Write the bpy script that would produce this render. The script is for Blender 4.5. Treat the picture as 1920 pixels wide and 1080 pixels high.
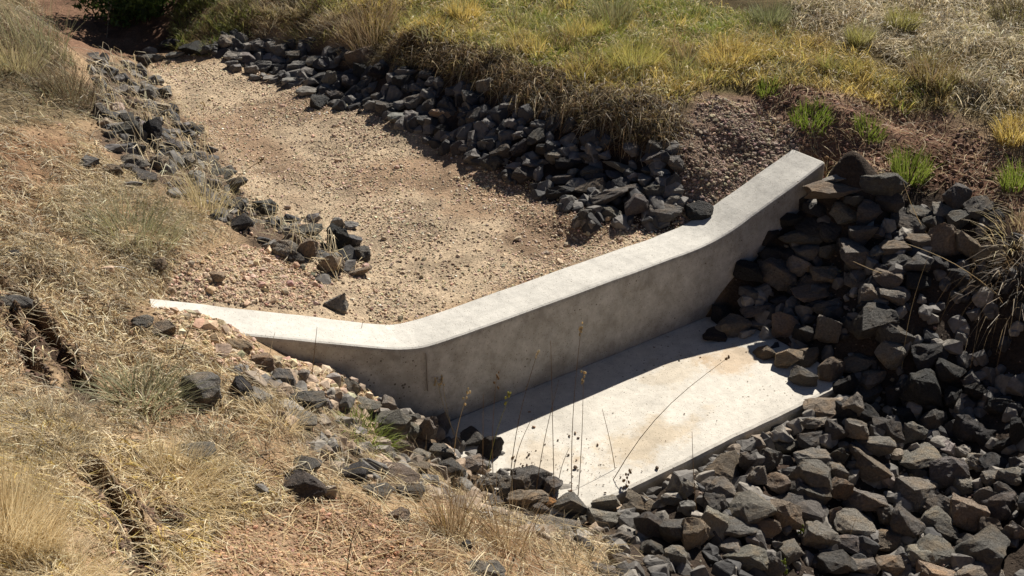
import bpy, bmesh, math
import numpy as np
from mathutils import Vector, Matrix, Euler

for o in list(bpy.data.objects):
    bpy.data.objects.remove(o)
scene = bpy.context.scene
COL = scene.collection

# ------------------------------------------------------------------ camera, sky, sun, exposure
# metres; X runs along the concrete wall, Y upstream, Z up, origin = front crest corner of the notch
CAM = np.array([-2.491, -4.075, 2.874])
YAW, PITCH, FPX = math.radians(-36.57), math.radians(28.2), 2333.9      # FPX: focal length for a 1920 px wide frame
cd = bpy.data.cameras.new('camera')
cd.sensor_width = 36.0
cd.lens = FPX / 1920.0 * 36.0
cd.clip_start = 0.05
cd.clip_end = 500.0
cam = bpy.data.objects.new('camera', cd)
cam.location = CAM
cam.rotation_euler = (math.pi / 2 - PITCH, 0, YAW)
COL.objects.link(cam)
scene.camera = cam

SUN_AZ, SUN_EL = math.radians(64.8), math.radians(39.2)                 # azimuth from +Y towards +X
w = bpy.data.worlds.new('World')
scene.world = w
w.use_nodes = True
wn = w.node_tree.nodes
wl = w.node_tree.links
bg = wn.get('Background')
sky = wn.new('ShaderNodeTexSky')
sky.sky_type = 'NISHITA'
sky.sun_disc = False
sky.sun_elevation = SUN_EL
sky.sun_rotation = SUN_AZ
wl.new(sky.outputs[0], bg.inputs[0])
sky.air_density = 0.42
sky.dust_density = 0.4
sky.altitude = 900.0
bg.inputs[1].default_value = 0.05
sd = bpy.data.lights.new('sun', 'SUN')
sd.energy = 5.0
sd.angle = math.radians(0.5)
sd.color = (1.0, 0.945, 0.86)
sun = bpy.data.objects.new('sun', sd)
sv = Vector((math.sin(SUN_AZ) * math.cos(SUN_EL), math.cos(SUN_AZ) * math.cos(SUN_EL), math.sin(SUN_EL)))
sun.rotation_euler = sv.to_track_quat('Z', 'Y').to_euler()
sun.location = (8, 5, 12)
COL.objects.link(sun)
scene.view_settings.view_transform = 'Standard'
scene.view_settings.look = 'None'
scene.view_settings.gamma = 1.0
scene.view_settings.use_curve_mapping = False
scene.view_settings.exposure = 0.66
scene.render.engine = 'CYCLES'
scene.cycles.use_denoising = True
scene.cycles.denoising_prefilter = 'ACCURATE'
scene.cycles.max_bounces = 6
scene.cycles.diffuse_bounces = 3
scene.cycles.transmission_bounces = 3

rng = np.random.default_rng(7)

# ------------------------------------------------------------------ small numeric helpers
_P = np.random.default_rng(3).random((256, 256))
def vnoise(x, y):
    xi = np.floor(x).astype(int); yi = np.floor(y).astype(int)
    fx = x - xi; fy = y - yi
    fx = fx * fx * (3 - 2 * fx); fy = fy * fy * (3 - 2 * fy)
    a = _P[xi & 255, yi & 255]; b = _P[(xi + 1) & 255, yi & 255]
    c = _P[xi & 255, (yi + 1) & 255]; d = _P[(xi + 1) & 255, (yi + 1) & 255]
    return (a * (1 - fx) + b * fx) * (1 - fy) + (c * (1 - fx) + d * fx) * fy - 0.5
def fbm(x, y, o=4, ox=0.0):
    s = 0; a = 1.0; f = 1.0
    for i in range(o):
        s = s + a * vnoise(x * f + 17.3 * i + ox, y * f + 5.1 * i - ox)
        a *= 0.5; f *= 2.03
    return s
def sstep(a, b, x):
    t = np.clip((x - a) / (b - a), 0, 1)
    return t * t * (3 - 2 * t)

_fw = np.array([-math.sin(YAW), math.cos(YAW), 0]); _rt = np.array([math.cos(YAW), math.sin(YAW), 0]); _up = np.array([0, 0, 1.0])
_F = _fw * math.cos(PITCH) - _up * math.sin(PITCH); _U = _fw * math.sin(PITCH) + _up * math.cos(PITCH)
def ray(px, py):
    px = np.asarray(px, float)[..., None]; py = np.asarray(py, float)[..., None]
    return _F + _rt * (px - 960) / FPX + _U * (540 - py) / FPX
def atz(px, py, z):                      # the point of the place that the survey sighted at (px, py) at height z
    d = ray(px, py)
    return CAM + d * ((z - CAM[2]) / d[2])

class RBF:
    def __init__(self, pts, smooth=2e-3):
        P = np.array(pts, float); self.X = P[:, :2]; n = len(P)
        K = self.k(self.X, self.X) + smooth * np.eye(n)
        Q = np.hstack([np.ones((n, 1)), self.X])
        A = np.block([[K, Q], [Q.T, np.zeros((3, 3))]])
        self.c = np.linalg.solve(A, np.concatenate([P[:, 2], np.zeros(3)])); self.n = n
    def k(self, a, b):
        r = np.sqrt(((a[:, None, :] - b[None]) ** 2).sum(-1)) + 1e-9
        return np.sqrt(r * r + .11 ** 2)                       # multiquadric: taut, no spikes
    def __call__(self, x, y):
        sh = np.shape(x); q = np.stack([np.ravel(x), np.ravel(y)], 1); out = np.empty(len(q))
        for i in range(0, len(q), 40000):
            s = q[i:i + 40000]
            out[i:i + 40000] = self.k(s, self.X) @ self.c[:self.n] + self.c[self.n] + s @ self.c[self.n + 1:]
        return out.reshape(sh)

# ------------------------------------------------------------------ wall geometry (shared by terrain and wall)
WT, WW, WH = 0.25, 1.869, 0.447          # thickness, notch width, crest above apron
SL, SR, AL = 0.319, 0.311, math.radians(16.94)
LEN_L, LEN_R = 1.04, 0.816
def wall_top(x):                          # crest height against x, creases rounded
    l = -x * SL / math.cos(AL); r = (x - WW) * SR
    sp = lambda v, s, k: k * s * np.log1p(np.exp(np.clip(v / (k * s), -40, 40)))
    return sp(l, SL, .042) + sp(r, SR, .062)
def wall_front(x):                        # y of the front face
    k = 0.03
    return k * np.log1p(np.exp(np.clip(-x * math.tan(AL) / k, -40, 40)))

# ------------------------------------------------------------------ terrain
def S(l): return [tuple(atz(a, b, c)) for a, b, c in l]
far = [(-40, -40, 1.6), (40, -40, .9), (40, 40, 1.2), (-40, 40, 1.2), (0, -40, .3), (0, 40, 1.1), (-40, 0, 1.3), (40, 0, .9),
       (-2.5, -4.1, 1.25), (-4, -2, 1.05), (-4.5, 1.5, .9), (-4.5, 5, .9), (-1.5, 9, .9), (3, 12, .9), (9, 7, .85), (11, 1, .7), (9, -4, .55),
       (-1.2, -4.6, .75), (3.9, -4.2, .1), (4.6, -2.2, .2)]
common = S([(1575, 305, .27), (1660, 320, .19), (1760, 345, .15), (1860, 360, .15), (1920, 380, .16), (2050, 400, .17),
            (1700, 230, .29), (1850, 300, .24), (2050, 300, .26), (1560, 200, .40), (1700, 120, .47), (1900, 160, .47), (1900, 20, .58), (1500, 60, .52), (1200, 60, .47),
            (240, 590, .40), (160, 600, .43), (60, 560, .50), (200, 500, .43), (60, 430, .52), (0, 330, .60), (-150, 500, .62), (-200, 800, .75),
            (130, 680, .45), (40, 700, .52), (-40, 900, .66)])
Up = far + common
for x in np.linspace(-1.25, 2.75, 21):
    Up.append((x, float(wall_front(np.array(x))) + .25, float(wall_top(np.array(x))) - .012 + .28 * max(0, -.88 - x)))
for x in (.35, .9, 1.4):
    for y, z in ((.6, -.02), (1.2, -.015), (2, 0), (3, .015), (4, .03)):
        Up.append((x + (0.1 * y if x < .5 else 0), y, z))
Up += S([(700, 585, .01), (640, 505, .02), (480, 405, .02), (410, 310, .03), (335, 215, .03), (270, 130, .04),          # left toe
         (1080, 425, .0), (950, 335, .02), (800, 265, .02), (600, 195, .03), (430, 112, .04),                            # right toe
         (500, 490, .17), (400, 400, .24), (330, 310, .26), (250, 220, .27), (190, 140, .27), (560, 545, .12),         # left shoulder
         (400, 480, .30), (310, 480, .37), (250, 380, .40), (190, 280, .42), (130, 180, .48), (60, 80, .58), (0, 0, .68),
         (1290, 300, .24), (1330, 250, .30), (1380, 250, .29), (1200, 290, .22), (1120, 330, .10), (1060, 270, .20), (960, 215, .24), (840, 165, .24), (700, 105, .22), (560, 70, .18),
         (1280, 240, .34), (1150, 215, .37), (1010, 150, .40), (880, 110, .41), (760, 65, .41), (640, 20, .40), (540, -20, .38), (430, -70, .38),
         (1100, 160, .42), (1000, 60, .46), (900, 20, .47), (1450, 240, .29), (1400, 150, .44), (1440, 290, .205), (1380, 310, .17), (1510, 280, .245),
         (210, 90, .05), (240, 60, .06), (170, 45, .07), (130, 0, .10), (320, 75, .07), (300, 40, .10), (390, 60, .14), (420, 20, .26), (300, 0, .16), (60, -80, .3), (360, -60, .34)])
Dn = far + common
for x, z in ((-1.2, .40), (-1.02, .39), (-.9, .345), (-.76, .27), (-.57, .12), (-.4, .0), (-.23, -.15), (-.07, -.33), (.1, -.5), (.5, -.53), (1., -.53), (1.5, -.53), (1.75, -.52), (1.9, -.36), (2.04, -.25), (2.19, -.19), (2.31, -.1), (2.46, -.01), (2.6, .10), (2.72, .17)):
    Dn.append((x, float(wall_front(np.array(x))) - .02, z))
for x in (.55, 1.1, 1.6):
    for y in (-.35, -.7, -.9): Dn.append((x, y, -.55))
Dn += [(-.04, -.25, -.42), (.04, -.5, -.50), (.14, -.72, -.51), (.22, -.9, -.50), (.7, -1.0, -.462), (1.1, -1.0, -.462), (1.5, -1.0, -.462), (1.8, -.99, -.46)]
Dn += S([(1850, 430, .05), (1790, 430, .03), (1700, 400, .06), (1640, 440, .0), (1560, 440, -.05), (1480, 520, -.25), (1440, 620, -.42), (1600, 560, -.22), (1700, 500, -.07), (1520, 690, -.47), (1620, 660, -.37), (1700, 620, -.27), (1790, 560, -.15),
         (1860, 520, -.07), (1910, 500, .0), (1990, 540, .03), (1900, 620, -.20), (1850, 650, -.29), (1800, 680, -.34), (1880, 760, -.42), (1780, 780, -.50), (1960, 720, -.30), (1700, 740, -.47),
         (1600, 780, -.58), (1450, 860, -.58), (1300, 930, -.58), (1700, 880, -.57), (1850, 900, -.54), (1550, 980, -.58), (1750, 1040, -.6), (1920, 1000, -.55), (2100, 900, -.2), (2000, 1150, -.6), (1500, 1120, -.55), (1300, 1060, -.42),
         (1180, 960, -.52), (1060, 940, -.50), (950, 905, -.48), (890, 860, -.46), (830, 835, -.36), (800, 800, -.32), (750, 820, -.2), (700, 780, -.12), (640, 740, 0.0),
         (780, 900, -.14), (700, 860, -.02), (620, 800, .10), (540, 740, .17), (900, 960, -.18), (1000, 990, -.25), (1100, 1010, -.36), (1180, 1060, -.30), (1000, 1060, -.06), (900, 1060, .08),
         (480, 690, .24), (400, 690, .32), (330, 640, .37), (420, 760, .28), (520, 860, .22), (330, 800, .36), (620, 930, .14), (720, 990, .12), (560, 1020, .24), (400, 960, .34), (250, 860, .45), (150, 850, .5), (700, 1080, .2), (480, 1080, .36), (240, 1000, .48), (60, 1000, .62), (250, 1080, .5), (0, 1150, .72), (500, 1300, .55), (1000, 1250, .25), (1500, 1300, -.4)])
fU, fD = RBF(Up), RBF(Dn)
trenches = []                             # (polyline in metres, half width, depth)
def poly(l, z): return np.array([atz(a, b, z)[:2] for a, b in l])
trenches.append((poly([(-80, 540), (0, 575), (45, 590), (75, 620), (110, 665), (140, 705), (168, 758)], .46), .023, .13))
trenches.append((poly([(20, 600), (45, 650), (60, 690), (88, 735)], .47), .014, .06))
trenches.append((poly([(165, 885), (200, 925), (232, 965), (255, 1010), (285, 1090)], .47), .020, .11))
trenches.append((poly([(293, 945), (320, 965), (330, 975)], .43), .024, .09))
def pdist(x, y, pl):
    d = np.full(np.shape(x), 1e9)
    for a, b in zip(pl[:-1], pl[1:]):
        ab = b - a; t = np.clip(((x - a[0]) * ab[0] + (y - a[1]) * ab[1]) / (ab @ ab), 0, 1)
        d = np.minimum(d, np.hypot(x - a[0] - t * ab[0], y - a[1] - t * ab[1]))
    return d
def base_h(x, y):
    x = np.asarray(x, float); y = np.asarray(y, float)
    over = np.maximum(np.maximum(-1.2 - x, x - (WW + LEN_R)), 0)
    wf = wall_front(np.clip(x, -1.4, 9)); k = .085 + over * .8
    wgt = sstep(wf + .125 - k, wf + .125 + k, y)
    return fU(x, y) * wgt + fD(x, y) * (1 - wgt)
def ground(x, y, cut=True):
    x = np.asarray(x, float); y = np.asarray(y, float)
    h = base_h(x, y)
    bed = in_bed(x, y)
    n = fbm(x * 2.2, y * 2.2, 3) * .05 * (1 - .85 * bed) + fbm(x * 11, y * 11, 3, 9.) * (.022 - .012 * bed)
    near = sstep(.02, .28, np.abs(y - .125 - wall_front(np.clip(x, -1.4, 9))) + np.maximum(0, np.maximum(-1 - x, x - 2.8)))
    h = h + n * near
    slab = sstep(.06, .2, x) * (1 - sstep(1.93, 1.99, x)) * sstep(-.91, -.87, y) * (1 - sstep(-.03, .0, y))
    h = h + slab * (np.minimum(h, -.475) - h)
    for pl, hw, dp in trenches if cut else []:
        d = pdist(x, y, pl) + fbm(x * 13, y * 13, 4, 31.) * .06
        h = h - dp * (1 - sstep(hw * .55, hw * 1.5, d)) + .02 * np.exp(-((d - hw * 2.2) / hw) ** 2)
    return h
# zones: outlines on the ground
_zone_cache = {}
def hit(px, py, fn=None):
    fn = fn or base_h
    d = ray(px, py); sh = d.shape[:-1]
    d = d.reshape(-1, 3)
    lo = np.full(len(d), 2.0); hi = np.full(len(d), 2.0); done = np.zeros(len(d), bool)
    t = np.full(len(d), 2.0)
    while not done.all() and t.min() < 40:
        p = CAM + d * t[:, None]
        below = p[:, 2] < fn(p[:, 0], p[:, 1])
        newly = below & ~done
        hi[newly] = t[newly]; lo[newly] = t[newly] - .08; done |= below
        t = np.where(done, 99, t + .08) if not done.all() else t
        t = np.where(done, t, t)
        if t.min() > 39: break
    hi[~done] = 40; lo[~done] = 39.9
    for _ in range(12):
        m = (lo + hi) / 2; p = CAM + d * m[:, None]
        b = p[:, 2] < fn(p[:, 0], p[:, 1])
        hi = np.where(b, m, hi); lo = np.where(b, lo, m)
    return (CAM + d * hi[:, None]).reshape(sh + (3,))
def zone(pts):
    a = np.array(pts, float)
    return hit(a[:, 0], a[:, 1])[:, :2]
def inpoly(x, y, pl):
    c = np.zeros(np.shape(x), bool); n = len(pl)
    for i in range(n):
        x0, y0 = pl[i]; x1, y1 = pl[(i + 1) % n]
        m = ((y0 > y) != (y1 > y)) & (x < (x1 - x0) * (y - y0) / (y1 - y0 + 1e-12) + x0)
        c ^= m
    return c
def soft(x, y, pl, wdt=.12, rag=.18, ox=0.):
    """1 inside the outline, 0 outside, ragged soft border."""
    d = pdist(x, y, np.vstack([pl, pl[:1]])); d = np.where(inpoly(x, y, pl), d, -d)
    d = d + fbm(x * 3.1, y * 3.1, 4, 3. + ox) * rag
    return sstep(-wdt, wdt, d)
BED_OUT = np.array([(-.05, .2), (.1, .9), (.05, 1.7), (.2, 2.6), (.36, 3.5), (.55, 4.6), (1.2, 4.6), (1.3, 3.3), (1.5, 2.2), (1.55, 1.4), (1.5, .7), (1.9, .2)])
def in_bed(x, y): return soft(x, y, BED_OUT, .1, .05)

Z = {}
Z['gravel'] = zone([(320, 563), (480, 470), (620, 470), (480, 395), (400, 300), (335, 210), (270, 128), (430, 108), (610, 190), (800, 262), (950, 332), (1080, 425), (1250, 440), (900, 552), (735, 606)])
Z['greygravel'] = zone([(1260, 420), (1265, 300), (1275, 225), (1330, 180), (1420, 190), (1480, 235), (1500, 285), (1400, 345), (1300, 430)])
Z['redsoil'] = zone([(1290, 185), (1480, 165), (1650, 195), (1780, 215), (1900, 290), (2100, 330), (2100, 440), (1880, 400), (1800, 350), (1560, 320), (1500, 290), (1420, 230)])
Z['redfore'] = zone([(380, 1100), (400, 1000), (470, 950), (620, 930), (730, 960), (800, 1010), (820, 1100)])
Z['redleft'] = zone([(-50, 240), (120, 235), (210, 280), (150, 340), (0, 380), (-80, 380)])
Z['farsoil'] = zone([(60, 60), (40, -60), (150, -150), (400, -100), (400, 20), (290, 85), (260, 118), (180, 105)])
Z['pile'] = zone([(1320, 600), (1400, 480), (1490, 370), (1560, 318), (1700, 330), (1880, 385), (1940, 460), (1950, 560), (1980, 700), (2050, 800), (2050, 1150), (1150, 1120), (1140, 960), (1500, 740), (1420, 660)])
Z['rbank'] = zone([(1260, 430), (1080, 425), (950, 332), (800, 262), (600, 190), (430, 110), (350, 95), (440, 60), (560, 70), (700, 130), (850, 145), (1000, 205), (1130, 250), (1270, 275), (1290, 380)])
Z['lbank'] = zone([(690, 500), (600, 440), (480, 390), (410, 300), (340, 200), (260, 130), (160, 95), (170, 180), (200, 270), (300, 340), (400, 410), (520, 480), (600, 540), (660, 520)])
Z['fbank'] = zone([(430, 700), (520, 690), (700, 750), (850, 795), (940, 860), (1000, 890), (1150, 940), (1190, 1010), (1000, 1010), (850, 950), (700, 930), (560, 830), (430, 760)])
Z['field'] = zone([(540, 5), (640, 45), (760, 90), (880, 118), (1000, 165), (1150, 225), (1280, 250), (1330, 180), (1480, 165), (1650, 195), (1800, 220), (1900, 290), (2200, 330), (2400, -100), (1500, -200), (900, -200), (500, -200)])

def lin(v, n): return np.linspace(*v, n, endpoint=False)
gx = np.concatenate([-lin((2, 60), 1)[:0], np.array([-60, -45, -34, -25, -18, -13, -10, -8, -6.5, -5.5, -4.8]), lin((-4.2, -2.6), 30), lin((-2.6, 3.6), 300), lin((3.6, 8), 110), np.array([8, 8.6, 9.4, 10.5, 12, 14, 17, 21, 27, 35, 45, 60])])
gy = np.concatenate([np.array([-60, -45, -34, -25, -18, -13, -10, -8, -6.6, -5.6, -4.8]), lin((-4.2, -2.8), 24), lin((-2.8, 2.6), 270), lin((2.6, 9), 130), np.array([9, 9.6, 10.5, 12, 14, 17, 21, 27, 35, 45, 60])])
GX, GY = np.meshgrid(gx, gy, indexing='ij')
GZ = ground(GX, GY)
GZ0 = GZ.copy()
for pl, hw, dp in trenches:              # the same sheet with the trenches bridged, for straw lying across
    m0 = pdist(GX, GY, pl) < .25
    GZ0[m0] = ground(GX[m0], GY[m0], False)

def ground_fast(x, y, GZ=GZ):                                    # bilinear look-up in the built sheet
    i = np.clip(np.searchsorted(gx, x) - 1, 0, len(gx) - 2); j = np.clip(np.searchsorted(gy, y) - 1, 0, len(gy) - 2)
    u = np.clip((x - gx[i]) / (gx[i + 1] - gx[i]), 0, 1); v = np.clip((y - gy[j]) / (gy[j + 1] - gy[j]), 0, 1)
    return (GZ[i, j] * (1 - u) + GZ[i + 1, j] * u) * (1 - v) + (GZ[i, j + 1] * (1 - u) + GZ[i + 1, j + 1] * u) * v
def mesh_np(name, V, T, col=None, quads=None, smooth=False):
    me = bpy.data.meshes.new(name)
    V = np.ascontiguousarray(V, np.float32)
    me.vertices.add(len(V)); me.vertices.foreach_set('co', V.ravel())
    idx = np.ascontiguousarray(T, np.int32); k = idx.shape[1]; n = len(idx)
    me.loops.add(n * k); me.loops.foreach_set('vertex_index', idx.ravel())
    me.polygons.add(n); me.polygons.foreach_set('loop_start', np.arange(0, n * k, k, dtype=np.int32))
    me.update(calc_edges=True)
    if col is not None:
        a = me.color_attributes.new('col', 'FLOAT_COLOR', 'POINT')
        c = np.ones((len(V), 4), np.float32); c[:, :3] = col
        a.data.foreach_set('color', c.ravel())
    me.polygons.foreach_set('use_smooth', np.full(n, smooth)); 
    return me
def link(name, me, mat=None, parent=None, kind=None, label=None, cat=None, group=None):
    o = bpy.data.objects.new(name, me); COL.objects.link(o)
    if mat is not None and me is not None and not me.materials: me.materials.append(mat)
    if parent is not None: o.parent = parent
    if kind: o['kind'] = kind
    if label: o['label'] = label
    if cat: o['category'] = cat
    if group: o['group'] = group
    return o

# ------------------------------------------------------------------ materials
def mat_new(name):
    m = bpy.data.materials.new(name); m.use_nodes = True
    nt = m.node_tree; b = nt.nodes['Principled BSDF']
    b.inputs['Specular IOR Level'].default_value = .25
    return m, nt, b
def nd(nt, t, **kw):
    n = nt.nodes.new(t)
    for k, v in kw.items():
        if k in n.inputs: n.inputs[k].default_value = v
        else: setattr(n, k, v)
    return n
def noise(nt, vec, scale, detail=4, rough=.6):
    n = nd(nt, 'ShaderNodeTexNoise', Scale=scale, Detail=detail, Roughness=rough); nt.links.new(vec, n.inputs['Vector']); return n
def ramp(nt, fac, stops):
    r = nt.nodes.new('ShaderNodeValToRGB'); nt.links.new(fac, r.inputs[0])
    e = r.color_ramp.elements
    while len(e) > 1: e.remove(e[-1])
    e[0].position = stops[0][0]; e[0].color = (*stops[0][1], 1) if len(stops[0][1]) == 3 else stops[0][1]
    for p, c in stops[1:]:
        q = e.new(p); q.color = (*c, 1)
    return r
def mixc(nt, fac, a, b, mode='MIX'):
    m = nt.nodes.new('ShaderNodeMix'); m.data_type = 'RGBA'; m.blend_type = mode
    for i, v in ((0, fac), (6, a), (7, b)):
        if hasattr(v, 'is_linked') or hasattr(v, 'links'): nt.links.new(v, m.inputs[i])
        else: m.inputs[i].default_value = v if i == 0 else (*v, 1)
    return m.outputs[2]
def bump(nt, b, hgt, dist, strength=1.0):
    n = nd(nt, 'ShaderNodeBump', Distance=dist, Strength=strength); nt.links.new(hgt, n.inputs['Height'])
    prev = b.inputs['Normal'].links
    if prev: nt.links.new(prev[0].from_socket, n.inputs['Normal'])
    nt.links.new(n.outputs[0], b.inputs['Normal'])
g3 = lambda v: (v, v, v)

M_ground, nt, b = mat_new('earth')
at = nd(nt, 'ShaderNodeAttribute', attribute_name='col'); tc = nt.nodes.new('ShaderNodeTexCoord')
n1 = noise(nt, tc.outputs['Object'], 9, 6, .7); n2 = noise(nt, tc.outputs['Object'], 70, 4, .7)
c1 = mixc(nt, 1.0, at.outputs['Color'], ramp(nt, n1.outputs[0], [(.25, g3(.68)), (.75, g3(1.3))]).outputs[0], 'MULTIPLY')
c2 = mixc(nt, 1.0, c1, ramp(nt, n2.outputs[0], [(.3, g3(.6)), (.7, g3(1.35))]).outputs[0], 'MULTIPLY')
nt.links.new(c2, b.inputs['Base Color']); b.inputs['Roughness'].default_value = .95; b.inputs['Specular IOR Level'].default_value = .1
bump(nt, b, n1.outputs[0], .03, .6); bump(nt, b, n2.outputs[0], .012, .9)

def attr_mat(name, rough=.8, trans=0.0, var=.35, scale=40, bdist=.004, spec=.2):
    m, nt, b = mat_new(name)
    at = nd(nt, 'ShaderNodeAttribute', attribute_name='col'); tc = nt.nodes.new('ShaderNodeTexCoord')
    n = noise(nt, tc.outputs['Object'], scale, 4, .65)
    c = mixc(nt, 1.0, at.outputs['Color'], ramp(nt, n.outputs[0], [(.25, g3(1 - var)), (.75, g3(1 + var))]).outputs[0], 'MULTIPLY')
    nt.links.new(c, b.inputs['Base Color']); b.inputs['Roughness'].default_value = rough; b.inputs['Specular IOR Level'].default_value = spec
    if bdist: bump(nt, b, n.outputs[0], bdist, .8)
    if trans:
        tr = nt.nodes.new('ShaderNodeBsdfTranslucent'); nt.links.new(c, tr.inputs[0])
        mx = nt.nodes.new('ShaderNodeMixShader'); mx.inputs[0].default_value = trans
        out = nt.nodes['Material Output']
        nt.links.new(b.outputs[0], mx.inputs[1]); nt.links.new(tr.outputs[0], mx.inputs[2]); nt.links.new(mx.outputs[0], out.inputs[0])
    return m
M_peb = attr_mat('gravel', .9, 0, .3, 90, .003)
M_grass = attr_mat('grass blades', .55, .42, .12, 6, 0, .25)
M_rubble = attr_mat('rubble', .75, 0, .45, 28, .008)

def rock_material():
    m, nt, b = mat_new('basalt')
    oi = nt.nodes.new('ShaderNodeObjectInfo'); tc = nt.nodes.new('ShaderNodeTexCoord')
    ad = nd(nt, 'ShaderNodeVectorMath', operation='ADD'); nt.links.new(tc.outputs['Object'], ad.inputs[0])
    sc = nd(nt, 'ShaderNodeMath', operation='MULTIPLY'); nt.links.new(oi.outputs['Random'], sc.inputs[0]); sc.inputs[1].default_value = 60
    nt.links.new(sc.outputs[0], ad.inputs[1])
    v = ad.outputs[0]
    n1 = noise(nt, v, 2.2, 5, .6); n2 = noise(nt, v, 14, 6, .7); n3 = noise(nt, v, 55, 3, .6)
    c = mixc(nt, 1.0, oi.outputs['Color'], ramp(nt, n2.outputs[0], [(.28, g3(.6)), (.72, g3(1.4))]).outputs[0], 'MULTIPLY')
    st = ramp(nt, n1.outputs[0], [(.48, g3(0)), (.66, g3(1))])
    c = mixc(nt, st.outputs[0], c, mixc(nt, 1.0, c, (1.28, 1.12, .94), 'MULTIPLY'))
    lich = ramp(nt, n3.outputs[0], [(.66, g3(0)), (.74, g3(.5))])
    c = mixc(nt, lich.outputs[0], c, mixc(nt, 1., c, (2.2, 2.1, 1.9), 'MULTIPLY'))
    nt.links.new(c, b.inputs['Base Color'])
    b.inputs['Roughness'].default_value = .78; b.inputs['Specular IOR Level'].default_value = .2
    bump(nt, b, n1.outputs[0], .12, .5); bump(nt, b, n2.outputs[0], .07, .8); bump(nt, b, n3.outputs[0], .02, .6)
    return m
M_rock = rock_material()

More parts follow.
